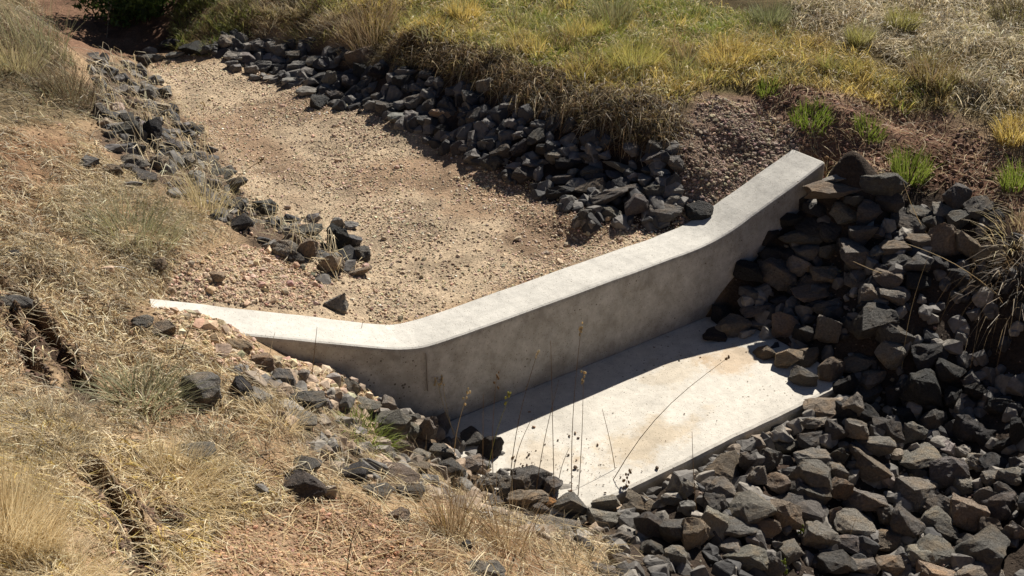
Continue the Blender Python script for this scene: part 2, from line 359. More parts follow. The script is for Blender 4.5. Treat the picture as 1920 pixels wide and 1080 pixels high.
def concrete_material(name, base, stain=None, pour=False):
    m, nt, b = mat_new(name)
    tc = nt.nodes.new('ShaderNodeTexCoord'); v = tc.outputs['Object']
    n1 = noise(nt, v, 3.2, 6, .65); n2 = noise(nt, v, 22, 5, .7); n3 = noise(nt, v, 160, 2, .5)
    c = ramp(nt, n1.outputs[0], [(.25, tuple(x * .76 for x in base)), (.5, base), (.78, tuple(min(1, x * 1.12) for x in base))]).outputs[0]
    c = mixc(nt, 1.0, c, ramp(nt, n2.outputs[0], [(.3, g3(.84)), (.7, g3(1.1))]).outputs[0], 'MULTIPLY')
    # blow holes and grit
    vo = nd(nt, 'ShaderNodeTexVoronoi', Scale=34.0); nt.links.new(v, vo.inputs['Vector'])
    n4 = noise(nt, v, 5.5, 3, .6)
    thr = nd(nt, 'ShaderNodeMapRange'); nt.links.new(n4.outputs[0], thr.inputs[0]); thr.inputs[1].default_value = .42; thr.inputs[2].default_value = .72; thr.inputs[3].default_value = .0; thr.inputs[4].default_value = .2
    lt = nd(nt, 'ShaderNodeMath', operation='LESS_THAN'); nt.links.new(vo.outputs['Distance'], lt.inputs[0]); nt.links.new(thr.outputs[0], lt.inputs[1])
    c = mixc(nt, lt.outputs[0], c, mixc(nt, 1., c, (.35, .32, .28), 'MULTIPLY'))
    vo2 = nd(nt, 'ShaderNodeTexVoronoi', Scale=75.0); nt.links.new(v, vo2.inputs['Vector'])
    lt2 = nd(nt, 'ShaderNodeMath', operation='LESS_THAN'); nt.links.new(vo2.outputs['Distance'], lt2.inputs[0]); lt2.inputs[1].default_value = .16
    c = mixc(nt, lt2.outputs[0], c, mixc(nt, 1., c, (.5, .46, .42), 'MULTIPLY'))
    # blotchy darker mottling on upright faces
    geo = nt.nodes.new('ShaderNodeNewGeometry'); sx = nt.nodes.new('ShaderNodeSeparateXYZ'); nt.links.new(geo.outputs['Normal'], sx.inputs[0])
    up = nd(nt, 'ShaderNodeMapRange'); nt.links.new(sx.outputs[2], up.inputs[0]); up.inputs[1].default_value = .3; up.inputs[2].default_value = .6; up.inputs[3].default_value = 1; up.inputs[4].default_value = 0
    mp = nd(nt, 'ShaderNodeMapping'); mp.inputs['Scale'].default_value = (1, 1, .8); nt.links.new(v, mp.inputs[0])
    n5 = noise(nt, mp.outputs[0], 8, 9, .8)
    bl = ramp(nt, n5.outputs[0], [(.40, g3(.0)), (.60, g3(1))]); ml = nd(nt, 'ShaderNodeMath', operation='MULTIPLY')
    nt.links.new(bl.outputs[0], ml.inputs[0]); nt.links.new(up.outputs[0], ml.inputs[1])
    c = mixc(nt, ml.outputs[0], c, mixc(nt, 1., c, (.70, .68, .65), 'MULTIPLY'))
    if pour:
        sp = nt.nodes.new('ShaderNodeSeparateXYZ'); nt.links.new(v, sp.inputs[0])
        n7 = noise(nt, v, 4.5, 6, .7)
        for slope, lo_, hi_, fac in ((.05, -.035, -.015, .30), (-.06, .335, .40, .35)):
            # lo/hi: height of the edge of the band; slope < 0 looks downwards to the foot of the wall
            ma = nd(nt, 'ShaderNodeMath', operation='MULTIPLY_ADD'); nt.links.new(n7.outputs[0], ma.inputs[0]); ma.inputs[1].default_value = .11 if slope > 0 else .22
            sg = nd(nt, 'ShaderNodeMath', operation='MULTIPLY'); nt.links.new(sp.outputs[2], sg.inputs[0]); sg.inputs[1].default_value = 1 if slope > 0 else -1
            nt.links.new(sg.outputs[0], ma.inputs[2])
            mr = nd(nt, 'ShaderNodeMapRange'); nt.links.new(ma.outputs[0], mr.inputs[0]); off = .055 if slope > 0 else .11
            mr.inputs[1].default_value = lo_ + off; mr.inputs[2].default_value = hi_ + off; mr.inputs[3].default_value = 0; mr.inputs[4].default_value = fac
            m2 = nd(nt, 'ShaderNodeMath', operation='MULTIPLY'); nt.links.new(mr.outputs[0], m2.inputs[0]); nt.links.new(up.outputs[0], m2.inputs[1])
            c = mixc(nt, m2.outputs[0], c, mixc(nt, 1., c, (.48, .46, .43), 'MULTIPLY'))
    if stain:
        for (cx, cy, rx, ry, colr, amt) in stain:
            sp = nt.nodes.new('ShaderNodeSeparateXYZ'); nt.links.new(v, sp.inputs[0])
            cb = nt.nodes.new('ShaderNodeCombineXYZ')
            for k, (o_, r_) in enumerate(((cx, rx), (cy, ry))):
                s1 = nd(nt, 'ShaderNodeMath', operation='SUBTRACT'); nt.links.new(sp.outputs[k], s1.inputs[0]); s1.inputs[1].default_value = o_
                s2 = nd(nt, 'ShaderNodeMath', operation='DIVIDE'); nt.links.new(s1.outputs[0], s2.inputs[0]); s2.inputs[1].default_value = r_
                nt.links.new(s2.outputs[0], cb.inputs[k])
            ln = nd(nt, 'ShaderNodeVectorMath', operation='LENGTH'); nt.links.new(cb.outputs[0], ln.inputs[0])
            n6 = noise(nt, v, 7, 7, .75)
            s3 = nd(nt, 'ShaderNodeMath', operation='MULTIPLY_ADD'); nt.links.new(n6.outputs[0], s3.inputs[0]); s3.inputs[1].default_value = -2.2; nt.links.new(ln.outputs['Value'], s3.inputs[2])
            r = ramp(nt, s3.outputs[0], [(0.0, g3(amt)), (.35, g3(0))])
            ofs = nd(nt, 'ShaderNodeMath', operation='ADD'); nt.links.new(s3.outputs[0], ofs.inputs[0]); ofs.inputs[1].default_value = .75; nt.links.new(ofs.outputs[0], r.inputs[0])
            c = mixc(nt, r.outputs[0], c, mixc(nt, 1., c, colr, 'MULTIPLY'))
    nt.links.new(c, b.inputs['Base Color']); b.inputs['Roughness'].default_value = .85; b.inputs['Specular IOR Level'].default_value = .2
    bump(nt, b, n2.outputs[0], .004, .7); bump(nt, b, n3.outputs[0], .0015, .6)
    iv = nd(nt, 'ShaderNodeMath', operation='SUBTRACT'); iv.inputs[0].default_value = 1; nt.links.new(lt.outputs[0], iv.inputs[1]); bump(nt, b, iv.outputs[0], .003, .6)
    return m
M_wall = concrete_material('wall concrete', (.545, .52, .465), None, True)
M_apron = concrete_material('apron concrete', (.60, .56, .485), [(1.62, -.40, .26, .22, (.84, .66, .48), .7), (.8, -.66, .55, .2, (.87, .78, .66), .9), (.35, -.5, .22, .3, (.88, .79, .67), .6), (1.3, -.3, .35, .2, (.9, .84, .76), .8)])

# ------------------------------------------------------------------ ground colours
C_ = lambda *a: np.array(a)
col = np.tile(C_(.36, .25, .15), GX.shape + (1,)).astype(float)
def lay(zn, c, wdt=.1, rag=.2, amt=1.0, ox=0.):
    wv = soft(GX, GY, Z[zn], wdt, rag, ox)[..., None] * amt
    col[:] = col * (1 - wv) + C_(*c) * wv
lay('field', (.15, .12, .05), .15, .3)
Z['bankearth'] = zone([(720, 90), (850, 100), (990, 140), (1130, 180), (1280, 215), (1300, 300), (1130, 300), (1000, 240), (850, 170), (700, 130)])
lay('bankearth', (.085, .06, .042), .06, .12)
lay('redsoil', (.20, .115, .075), .08, .15)
Z['lefttopz'] = zone([(-150, 220), (0, 250), (100, 250), (170, 220), (150, 140), (120, 80), (80, 20), (0, -40), (-200, -40)])
lay('lefttopz', (.17, .13, .075), .1, .2)
lay('redleft', (.30, .195, .115), .1, .2, .8)
lay('redfore', (.31, .21, .13), .06, .12)
lay('farsoil', (.19, .11, .07), .15, .2)
lay('lbank', (.12, .085, .06), .06, .1)
lay('fbank', (.20, .145, .095), .05, .08)
lay('rbank', (.07, .05, .038), .05, .1)
lay('gravel', (.46, .355, .24), .05, .06)
lay('greygravel', (.22, .15, .105), .08, .12)
lay('pile', (.06, .045, .034), .06, .06)  # dark tone paints in the black shade of the gaps between rocks
pat = sstep(.0, .35, fbm(GX * 1.6, GY * 1.6, 5, 50.))[..., None]
col[:] = col * (1 - .38 * pat * C_(.8, 1., 1.08))
pat = sstep(.05, .4, fbm(GX * 4.5, GY * 4.5, 5, 150.))[..., None]
col[:] = col * (1 - .3 * pat)
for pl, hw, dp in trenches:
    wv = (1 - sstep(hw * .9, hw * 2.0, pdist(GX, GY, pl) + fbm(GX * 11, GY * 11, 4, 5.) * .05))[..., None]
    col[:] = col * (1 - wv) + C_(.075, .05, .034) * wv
ni, nj = GX.shape
ii = np.arange(ni * nj).reshape(ni, nj)
T = np.stack([ii[:-1, :-1], ii[1:, :-1], ii[1:, 1:], ii[:-1, 1:]], -1).reshape(-1, 4)
gme = mesh_np('ground', np.stack([GX, GY, GZ], -1).reshape(-1, 3), T, col.reshape(-1, 3), smooth=True)
link('ground', gme, M_ground, kind='structure')

# ------------------------------------------------------------------ concrete weir: wall and apron
weir = link('concrete_weir', None, label='pale concrete weir with sloping wings and flat apron between the rock piles', cat='weir')
xs = np.concatenate([np.linspace(-LEN_L, -.3, 12), np.linspace(-.28, .3, 24), np.linspace(.34, WW - .3, 10), np.linspace(WW - .28, WW + .28, 22), np.linspace(WW + .32, WW + LEN_R - .012, 10), [WW + LEN_R]])
zt = wall_top(xs); yf = wall_front(xs)
dy = np.gradient(yf, xs); nx, ny = -dy / np.hypot(1, dy), 1 / np.hypot(1, dy)
bv = .012
prof = [(0, -1, -.75), (0, 0, -bv * 1.6), (.25 * bv, 0, -.5 * bv), (bv, 0, -.08 * bv), (bv * 2.2, 0, 0), (WT - bv, 0, 0), (WT, 0, -bv), (WT, -1, -.75)]
V = []; jit = np.random.default_rng(5)
wob = fbm(xs * 6, xs * 0 + 3, 3) * .006; wob2 = fbm(xs * 7, xs * 0 + 13, 3) * .005
for i, x in enumerate(xs):
    sh = .008 if i == len(xs) - 1 else 0
    for k, (d, ab, dz) in enumerate(prof):
        z = dz if ab else zt[i] + dz - sh + wob2[i] * (k in (4, 5))
        off = d + (wob[i] if 1 <= k <= 4 else 0) + (sh if k < 4 else -sh if k > 5 else 0)
        V.append((x + nx[i] * off, yf[i] + ny[i] * off, z))
V = np.array(V); n = len(prof); F = []
for i in range(len(xs) - 1):
    for k in range(n - 1):
        F.append((i * n + k, (i + 1) * n + k, (i + 1) * n + k + 1, i * n + k + 1))
me = bpy.data.meshes.new('wall')
me.from_pydata([tuple(v) for v in V], [], F + [tuple(range(n))[::-1], tuple(range((len(xs) - 1) * n, len(xs) * n))])
me.update(); link('wall', me, M_wall, weir)
# the fin left by the form joint on the front face
bm = bmesh.new()
for x0 in (.055,):
    vs = [bm.verts.new(p) for p in ((x0 - .002, -.001, -.23), (x0 + .002, -.001, -.23), (x0 + .002, -.001, -.03), (x0 - .002, -.001, -.03), (x0 - .0015, .01, -.23), (x0 + .0015, .01, -.23), (x0 + .0015, .01, -.03), (x0 - .0015, .01, -.03))]
    for q in ((0, 1, 2, 3), (1, 5, 6, 2), (4, 0, 3, 7), (3, 2, 6, 7), (0, 4, 5, 1)): bm.faces.new([vs[j] for j in q])
me = bpy.data.meshes.new('form_joint'); bm.to_mesh(me); bm.free()
M_joint, nt, b = mat_new('dark joint'); b.inputs['Base Color'].default_value = (.34, .31, .27, 1); b.inputs['Roughness'].default_value = .9
link('form_joint', me, M_joint, weir)
# apron slab
ax = np.linspace(.04, 1.97, 60); ed = fbm(ax * 5, ax * 0 + 8, 3) * .008
ay0, az_ = -.885, -WH
pr = [(.004, None, -.12), (0., None, -.022), (.006, None, -.006), (.02, None, 0), (None, -.45, 0.002), (None, -.002, 0.006)]
V = []; 
for i, x in enumerate(ax):
    for d, y, dz in pr:
        V.append((x, (ay0 + d + ed[i]) if y is None else y, az_ + dz))
n = len(pr); F = [(i * n + k, (i + 1) * n + k, (i + 1) * n + k + 1, i * n + k + 1) for i in range(len(ax) - 1) for k in range(n - 1)]
F += [tuple(range(n))[::-1], tuple(range((len(ax) - 1) * n, len(ax) * n))]
me = bpy.data.meshes.new('apron'); me.from_pydata(V, [], F); me.update(); link('apron', me, M_apron, weir)


# ------------------------------------------------------------------ rocks
def rock_variant(seed, fine=True):
    r = np.random.default_rng(seed)
    bm = bmesh.new()
    ex = r.uniform(2.6, 6)
    pts = r.normal(size=(int(r.integers(20, 30)), 3))
    pts /= (np.abs(pts) ** ex).sum(1, keepdims=True) ** (1 / ex)
    pts *= r.uniform(.86, 1.0, (len(pts), 1))
    # one or two split planes: broken faces
    for _ in range(int(r.integers(2, 6))):
        nrm = r.normal(size=3); nrm /= np.linalg.norm(nrm); d = r.uniform(.42, .72)
        t = pts @ nrm - d; pts = pts - np.maximum(t, 0)[:, None] * nrm
    for p in pts: bm.verts.new(p)
    res = bmesh.ops.convex_hull(bm, input=bm.verts)
    bmesh.ops.delete(bm, geom=[e for e in set(res['geom_interior'] + res['geom_unused']) if isinstance(e, bmesh.types.BMVert)], context='VERTS')
    bmesh.ops.dissolve_limit(bm, angle_limit=math.radians(11), verts=bm.verts, edges=bm.edges)
    if fine:
        bmesh.ops.bevel(bm, geom=list(bm.edges), offset=r.uniform(.02, .045), segments=2, profile=.6, affect='EDGES', clamp_overlap=True)
        bmesh.ops.triangulate(bm, faces=bm.faces)
        for _ in range(3):
            le = [e for e in bm.edges if e.calc_length() > .26]
            if not le: break
            bmesh.ops.subdivide_edges(bm, edges=le, cuts=1, use_grid_fill=False)
            bmesh.ops.triangulate(bm, faces=bm.faces)
    else:
        bmesh.ops.bevel(bm, geom=list(bm.edges), offset=.05, segments=1, affect='EDGES', clamp_overlap=True)
        bmesh.ops.triangulate(bm, faces=bm.faces)
    bm.normal_update()
    bm.verts.ensure_lookup_table(); bm.verts.index_update()
    V = np.array([v.co[:] for v in bm.verts]); N = np.array([v.normal[:] for v in bm.verts])
    T = np.array([[v.index for v in f.verts] for f in bm.faces])
    bm.free()
    o = r.uniform(0, 50)
    q = V * 2.3
    dn = fbm(q[:, 0] + q[:, 2] * .7 + o, q[:, 1] - q[:, 2] * .6 + o, 4) * .12 + fbm(q[:, 0] * 3 + q[:, 2] * 2, q[:, 1] * 3 - q[:, 2] * 2 + o, 3) * .035
    lay = np.abs(fbm(V @ r.normal(size=3) * 2.4 + o, V @ r.normal(size=3) * .7, 3)) * .05
    V = V + N * (dn - lay)[:, None]
    lo, hi = V.min(0), V.max(0)
    return (V - (lo + hi) / 2) / (hi - lo), T
VAR = [rock_variant(100 + i) for i in range(60)]
VARLO = [rock_variant(300 + i, False) for i in range(14)]
ROCKME = []
for i, (V, T) in enumerate(VAR):
    m_ = mesh_np('rock', V, T); m_.materials.append(M_rock); ROCKME.append(m_)

TONE = {'k': (.056, .054, .053), 'd': (.142, .131, .118), 'g': (.25, .226, .193), 'b': (.255, .205, .155), 't': (.36, .27, .19), 'o': (.36, .19, .08)}  # tones carry light too: blackish paints rocks in shade, brown some lit ones
TNAME = {'k': 'blackish', 'd': 'dark grey', 'g': 'grey brown', 'b': 'brown', 't': 'pale tan', 'o': 'orange brown'}
# surveyed rocks: (x, y, width, height, tone with its light or shade, own label) per sheet; sheets are 2x enlargements with their own corner
LIST = []
def sheet(ox, oy, zn, tones, rows):
    for t in rows:
        LIST.append((ox + t[0] / 2, oy + t[1] / 2, t[2] / 2, t[3] / 2, t[4] if len(t) > 4 else tones, zn, t[5] if len(t) > 5 else None))
sheet(1280, 540, 'pile', 'dgg', [(290,18,75,40),(285,78,120,45,'g','flat pale-topped rock alone in the shade right of the apron corner'),(490,22,140,60,'b'),(540,78,100,50),(188,155,110,85,'g','wedge rock standing nearest the shaded back corner of the apron'),(270,135,65,35),(240,175,70,40),(318,170,65,55),(377,150,75,95,'b'),(120,180,80,50,'k'),(150,110,90,70,'k'),(700,25,75,70),(785,30,90,70),(705,125,140,110,'d'),(540,170,80,110,'g','upright narrow rock with pale lit edge in the shaded pile'),(790,170,120,100),(460,185,80,80,'k'),(305,245,70,55,'b','small pointed rock lying on the apron by its stained corner'),(395,270,90,85,'b'),(470,268,75,65,'b'),(452,338,95,70,'d'),(555,310,85,110,'b'),(648,290,100,70,'g'),(770,265,95,110),(715,345,115,90,'g'),(685,390,105,70,'d'),(600,360,80,80,'k'),(790,420,60,80,'k'),(905,380,130,130,'k'),(915,270,100,90,'k'),(1000,320,110,90,'k'),(1010,420,80,80,'k'),(840,470,80,60,'k'),(940,500,100,95,'d'),(1075,535,110,95,'k'),(1200,590,60,70,'k'),(1250,560,60,120,'k'),(1100,390,90,80,'k'),(1190,450,100,80,'k'),
 (525,455,120,80,'b','brown rounded rock against the far front corner of the apron'),(625,450,75,100,'g'),(490,510,90,45),(575,540,75,85),(650,540,90,95),(760,540,100,100,'d'),(868,550,90,85,'d'),(390,545,110,60,'d'),(300,565,60,50,'k'),(370,590,105,80,'g'),(490,580,105,65,'d'),(720,590,130,70,'g'),(995,610,60,60),(1050,615,50,50),(1090,650,80,65),(265,600,110,70,'b'),(235,650,70,80,'d'),(320,650,95,85,'d'),(495,650,145,80,'g'),(575,635,60,80),(695,665,150,105,'b'),(800,625,50,40,'b'),(880,640,140,90,'g'),(990,700,120,120,'d'),
 (155,690,150,100,'b'),(265,710,70,90,'g'),(345,725,100,75,'b'),(470,715,140,120,'g'),(575,695,70,75),(580,765,70,100,'b','brown upright rock mid-pile, warmest of those in front of the apron'),(765,725,50,70),(860,780,140,120,'g'),(130,755,115,90,'g'),(120,820,80,80),(500,775,100,80),(425,760,90,70),(430,810,180,60,'d'),(235,825,175,115,'g','broad rounded grey rock, largest close to the apron front edge'),(380,855,110,110,'b'),(455,850,130,90),(675,800,140,110,'g'),(950,820,100,90),(1060,860,120,130,'b'),(1190,830,130,110,'d'),(1125,780,65,70),(1155,720,70,70),(1240,710,100,70),(1215,770,90,70),(570,865,60,80,'b'),(640,890,140,100,'g'),(760,870,50,80),(840,900,120,130,'d'),(935,880,110,80,'g'),(985,920,85,80),(1145,910,70,90,'b'),(1210,930,50,100),(1255,920,60,80),
 (115,895,95,110,'g'),(215,905,110,80,'d'),(310,905,100,75,'b'),(40,930,100,140,'b'),(505,935,120,110,'g'),(630,960,135,75,'d'),(755,950,90,80,'b'),(945,985,130,100,'g'),(1125,1000,190,140,'d','big dark slabby rock in the bottom right corner'),(405,985,80,60),(265,960,50,60),(240,1020,150,80,'g'),(330,1040,90,80),(570,1035,130,110,'d'),(670,1040,100,70),(790,1040,130,80,'b'),(870,1010,100,80,'g'),(955,1070,140,60,'t','pale tan rock cut by the bottom edge of the photo'),(1110,1065,190,70,'g'),(20,760,60,70),(15,830,50,60),
 (610,460,70,60,'k'),(690,470,80,70,'k'),(1130,560,70,60,'k'),(1170,660,90,60,'k'),(1260,660,60,60,'k'),(1050,740,70,60),(930,740,60,50),(1010,800,60,50),(1180,960,70,60),(1060,950,80,50),(540,1000,60,40),(60,860,60,50),(180,980,80,60)])
sheet(1280, 0, 'pile', 'ddg', [(570,670,75,30,'g'),(565,718,185,80,'b','long flat pale-topped rock touching the right wing wall end'),(745,700,150,115,'d','large dark rounded rock at the top of the right pile'),(765,765,90,80,'d'),(640,755,60,60),(690,795,90,85,'d'),(600,800,95,75,'g'),(505,795,85,55,'k'),(490,850,120,60,'k'),(455,755,70,60,'k'),(440,900,140,70,'d'),(560,870,90,70),(665,885,100,90,'d'),(460,950,90,70),(545,945,70,60),(650,965,140,100,'g'),(445,1000,105,85,'g'),(360,1025,130,110,'d'),(540,1040,100,70,'b'),(490,1060,100,60),(645,1050,70,60),(245,1020,105,90,'k'),(330,960,90,70,'k'),(400,830,80,70,'k'),(720,960,60,60),(790,930,100,60,'b'),(835,840,110,70,'d'),(765,855,50,60),(840,880,70,50),(880,800,95,50),(890,910,110,60,'b'),(940,840,70,60),(1020,745,120,110,'d','squat dark block on the bare soil rim above the right pile'),(970,795,80,55,'g'),(1025,830,75,80,'d'),(1110,790,95,85,'d','grey ribbed rock at the right end of the pile rim'),(975,905,95,120,'t','rough tan upright rock, palest in the right pile'),(1065,920,85,110,'b'),(1130,965,80,90,'b'),(800,985,90,60),(870,1000,80,70),(770,1045,100,70,'b'),(960,1000,80,70,'k'),(1040,1050,90,70,'k'),(1130,1050,80,70,'k'),(880,1060,80,60,'k'),(320,890,80,60,'k'),(395,960,70,60,'k'),(610,930,60,60,'k'),(720,880,60,60,'k')])
sheet(640, 0, 'rbank', 'dkd', [(75,220,110,95,'b','big rusty brown boulder high on the far rock edging'),(40,310,75,60),(140,275,80,70,'k'),(110,380,60,40),(70,350,40,45),(115,395,60,40),(160,410,70,60),(215,400,60,45),(280,385,80,50),(215,440,70,50),(235,310,80,60),(335,405,60,65),(345,310,60,45),(375,425,85,45,'t','flat pale-faced rock tilted up among dark far-bank rocks'),(310,460,60,50),(265,440,60,50),(420,350,60,50),(440,380,40,50),(470,420,55,40),(510,440,80,70),(545,320,75,65,'g'),(480,360,55,50),(380,490,70,55,'k'),(400,515,45,35),(400,550,45,40),(450,555,75,60),(455,505,65,40),(490,595,60,60),(500,545,50,40),(560,615,80,70),(600,580,85,80),(545,545,55,45),(560,520,70,45),(590,495,50,40),(640,470,60,50),(625,510,50,50),(670,560,75,70,'k'),(670,510,60,45),(735,515,85,70),(650,625,70,40),(620,668,35,35,'g','lone rounded pebble-like rock on gravel at far bank toe'),(685,655,90,60),(738,660,35,55),(720,610,70,50),(765,565,70,55),(800,545,55,35),(795,590,75,60,'g'),(830,670,80,45),(870,650,45,45),(855,615,100,55),(865,555,45,35),(935,595,80,50),(935,645,80,60),(940,555,80,30,'g'),(930,700,125,55,'b','long tan tilted slab among dark rocks near the notch'),(820,725,100,60,'k'),(845,755,70,35),(1000,740,145,65,'d'),(910,815,80,70,'d','dark cube-like rock lying out on the gravel before the far edging'),(1010,795,95,45,'g'),(1105,775,85,90,'d','square blocky dark rock standing near the right wing'),(1180,730,75,80,'d'),(1050,690,70,45),(1040,625,110,45,'g'),(1100,665,50,40),(1100,710,90,45),(1030,660,80,30),(1215,805,120,75,'d','flat-topped grey block resting against the back of the weir'),(1240,760,90,50,'g'),(1255,620,60,70,'d'),(1170,590,90,60),(1200,660,60,50),(1090,560,70,45),(1180,555,80,60),(1245,720,70,40),(1342,795,100,76,'k','blackish round rock overhanging the back edge of the right wing'),(1150,640,60,40,'k'),(985,580,50,35),(880,590,60,40),(700,590,50,40),(740,470,60,45),(600,420,60,50),(560,470,60,45),(330,360,60,50),(180,340,60,50),(80,270,70,60,'k')])
sheet(0, 0, 'rbank', 'ddg', [(880,215,70,45,'g'),(1000,215,60,30,'g'),(1050,195,70,60),(1115,210,80,60),(1050,230,60,45),(990,255,55,50),(945,265,50,45),(1045,270,45,40),(1120,250,70,40),(1160,275,60,45),(1200,295,60,45),(1180,230,60,40),(1225,235,60,40),(1150,345,70,45),(1200,385,70,60,'k'),(1255,370,60,60),(1240,310,60,80),(960,295,50,30),(1020,300,60,35),(870,245,45,40),(930,225,60,50),(850,165,55,60,'g','pale split rock leaning at the far end of the right edging'),(925,180,70,40),(985,170,60,40),(660,210,70,35,'d'),(640,170,80,50,'k'),(720,185,90,60,'k'),(790,190,60,50,'k'),(590,215,50,35),(540,225,90,45,'d'),(480,240,60,35),(565,190,50,30),(880,260,50,40),(1090,310,60,40),(1170,310,60,40)])
sheet(0, 0, 'lbank', 'dkdbd', [(380,235,45,40),(415,265,60,50),(380,305,60,50,'t'),(445,305,50,40),(475,345,80,60,'g'),(555,350,60,55,'d'),(620,345,55,45),(490,390,85,50,'b','flat orange-brown slab leaning on the left rock edging'),(400,370,60,40),(380,415,60,60),(435,410,60,50),(545,400,60,40),(605,405,65,40),(610,430,60,40),(470,455,70,60),(555,440,30,40,'t'),(485,500,90,80,'d'),(565,510,100,120,'k','largest blackish rock half way along the left edging'),(640,550,80,60),(700,550,60,45),(695,605,75,65,'g'),(690,480,50,45),(430,560,80,40),(510,560,80,50),(510,605,110,45,'g'),(420,640,90,50),(480,635,80,50),(330,610,60,40),(600,615,70,60),(540,670,90,60),(490,695,90,35),(660,730,60,50),(780,610,70,50),(840,660,100,60),(890,690,90,50),(800,690,60,50),(870,770,80,50),(910,840,90,80,'k'),(990,780,100,60,'d'),(1100,825,60,50),(1170,820,60,35),(1145,880,110,75,'d'),(1090,900,70,60,'b'),(1060,935,100,80,'g'),(1150,945,90,110,'b','rusty split slab standing in the near end of left edging'),(1270,910,75,120,'k','tallest blackish rock at the near end of the left edging'),(1240,1000,90,120,'b','brown block standing on gravel nearest the left wing'),(1265,840,45,50),(1110,970,60,60),(1325,910,60,60,'k'),(1355,955,70,60,'d','small grey wedge rock on gravel right of the blackish rock'),(1320,850,50,40),(1340,1020,110,40,'b'),(600,1000,60,60,'t','pale tan round stone in the grass left of the gravel'),(820,1040,55,50,'t','pale tan stone on the loose soil above the left wing'),(395,1012,60,35,'t'),(1258,1140,90,80,'g','smooth grey stone lying just behind the left wing crest'),(60,955,60,30,'d','thin dark flake lying in the dry grass at left'),(520,465,50,40),(580,470,60,40),(650,500,60,40),(660,610,60,40),(740,660,60,40),(740,590,60,40),(440,480,60,40),(400,460,50,40)])
sheet(0, 540, 'fbank', 'dgd', [(745,395,170,150,'d','large grey boulder in dry grass left of the wing'),(905,385,90,110,'k','blackish upright rock right of the large grey boulder'),(990,280,90,75,'t','smooth buff rock below the buried end of the left wing'),(1060,345,90,80,'d'),(1130,325,80,50),(1140,420,160,80,'d'),(1120,495,130,60),(1220,440,60,50),(1140,660,120,50,'d'),(1130,735,190,100,'d','flat slate grey slab level with the dry grass'),(720,615,170,60,'g','flat half-buried grey slab in the straw'),(1240,770,45,70,'b'),(985,760,60,50,'d'),(50,55,140,60,'d','flat dark slab at the left edge above the trench'),(620,155,80,70,'b'),(530,125,80,55,'g','pale block by the buried wall end'),(890,215,110,50,'t','long pale clod on the buried end of the left wing'),(830,240,70,45,'t'),(1160,350,60,45,'t'),(1250,345,50,50,'g'),(1255,400,60,50,'t')])
sheet(640, 540, 'fbank', 'dgd', [(35,375,75,60,'g'),(90,440,110,60,'g'),(145,395,60,55,'d'),(175,445,60,80,'g'),(200,520,130,130,'g','big sloping grey rock left of the wall foot'),(255,490,80,50),(270,540,70,60),(320,540,75,130,'g','pointed upright rock at the foot of the wall'),(375,530,75,100,'g','blunt square rock at the foot of the wall'),(500,560,100,70,'d'),(560,610,90,110,'k','blackish rock on the near back corner of the apron'),(370,620,110,80,'d'),(295,635,80,60,'g'),(285,670,90,60,'b'),(200,695,190,70,'b','long flat brown slab in the near bank'),(260,770,100,60,'d'),(140,765,110,60,'d'),(40,700,110,90,'k'),(230,600,70,80,'b'),(390,680,140,90,'d'),(500,660,110,60),(720,720,150,110,'d','angular dark rock lying on the near side of the apron'),(790,750,80,80,'d'),(700,790,150,80,'b'),(745,830,80,50),(785,805,60,45,'o','small orange-brown stone on the near bank'),(640,750,90,70),(600,800,120,70,'d'),(860,810,120,90,'d'),(810,880,160,70,'g'),(880,870,80,60),(990,800,100,70),(985,870,120,80,'g'),(1065,870,55,60),(1130,810,150,90,'b','flat-topped tan rock at the near front corner of the apron'),(1165,890,110,110,'d'),(1240,800,80,50),(1250,910,120,120,'d'),(1250,1010,80,80,'g'),(1050,940,80,60),(1160,980,90,70),(1190,1040,100,60),(215,860,80,60,'b'),(470,970,40,40,'k'),(540,1055,140,60,'g'),(1060,1030,140,80,'b'),(980,1060,90,50),(440,590,60,50,'d'),(560,720,80,50),(910,960,90,50),(460,740,70,50),(330,730,70,50)])
ids = np.arange(len(LIST))
A = np.array([l[:4] for l in LIST], float)
def standing(x, y):                       # what a rock can rest on: earth or the apron
    g = ground(x, y)
    return np.where((x > .04) & (x < 1.97) & (y > ay0) & (y < 0), np.maximum(g, -WH), g)
P3 = hit(A[:, 0], A[:, 1] + .18 * A[:, 3], standing)
dist = ((P3 - CAM) @ _F)
big = np.zeros(len(LIST), bool)
score = A[:, 2] * A[:, 3] + np.array([1e6 if l[6] else 0 for l in LIST])
big[np.argsort(-score)[:300]] = True
ORD = ['first', 'second', 'third', 'fourth', 'fifth', 'sixth', 'seventh', 'eighth', 'ninth', 'tenth', 'eleventh', 'twelfth', 'thirteenth', 'fourteenth', 'fifteenth', 'sixteenth', 'seventeenth', 'eighteenth', 'nineteenth', 'twentieth']
WHERE = {'pile': 'pile right of apron', 'rbank': 'rock edging beyond the gravel', 'lbank': 'rock edging left of gravel', 'fbank': 'near bank rocks below left wing'}
GRP = {'pile': 'rocks piled right of the concrete apron', 'rbank': 'rocks edging the far side of the gravel bed', 'lbank': 'rocks edging the left side of the gravel bed', 'fbank': 'rocks on the near bank below the left wing'}
lab = {}
for zn in WHERE:
    k_ = [i for i in ids if LIST[i][5] == zn and big[i]]
    k_.sort(key=lambda i: A[i, 1])
    per = 10
    for r0 in range(0, len(k_), per):
        row = sorted(k_[r0:r0 + per], key=lambda i: A[i, 0])
        for c0, i in enumerate(row): lab[i] = (zn, r0 // per, c0)
rub_V, rub_T, rub_C = [], [], []
nv = 0
rr = np.random.default_rng(21)
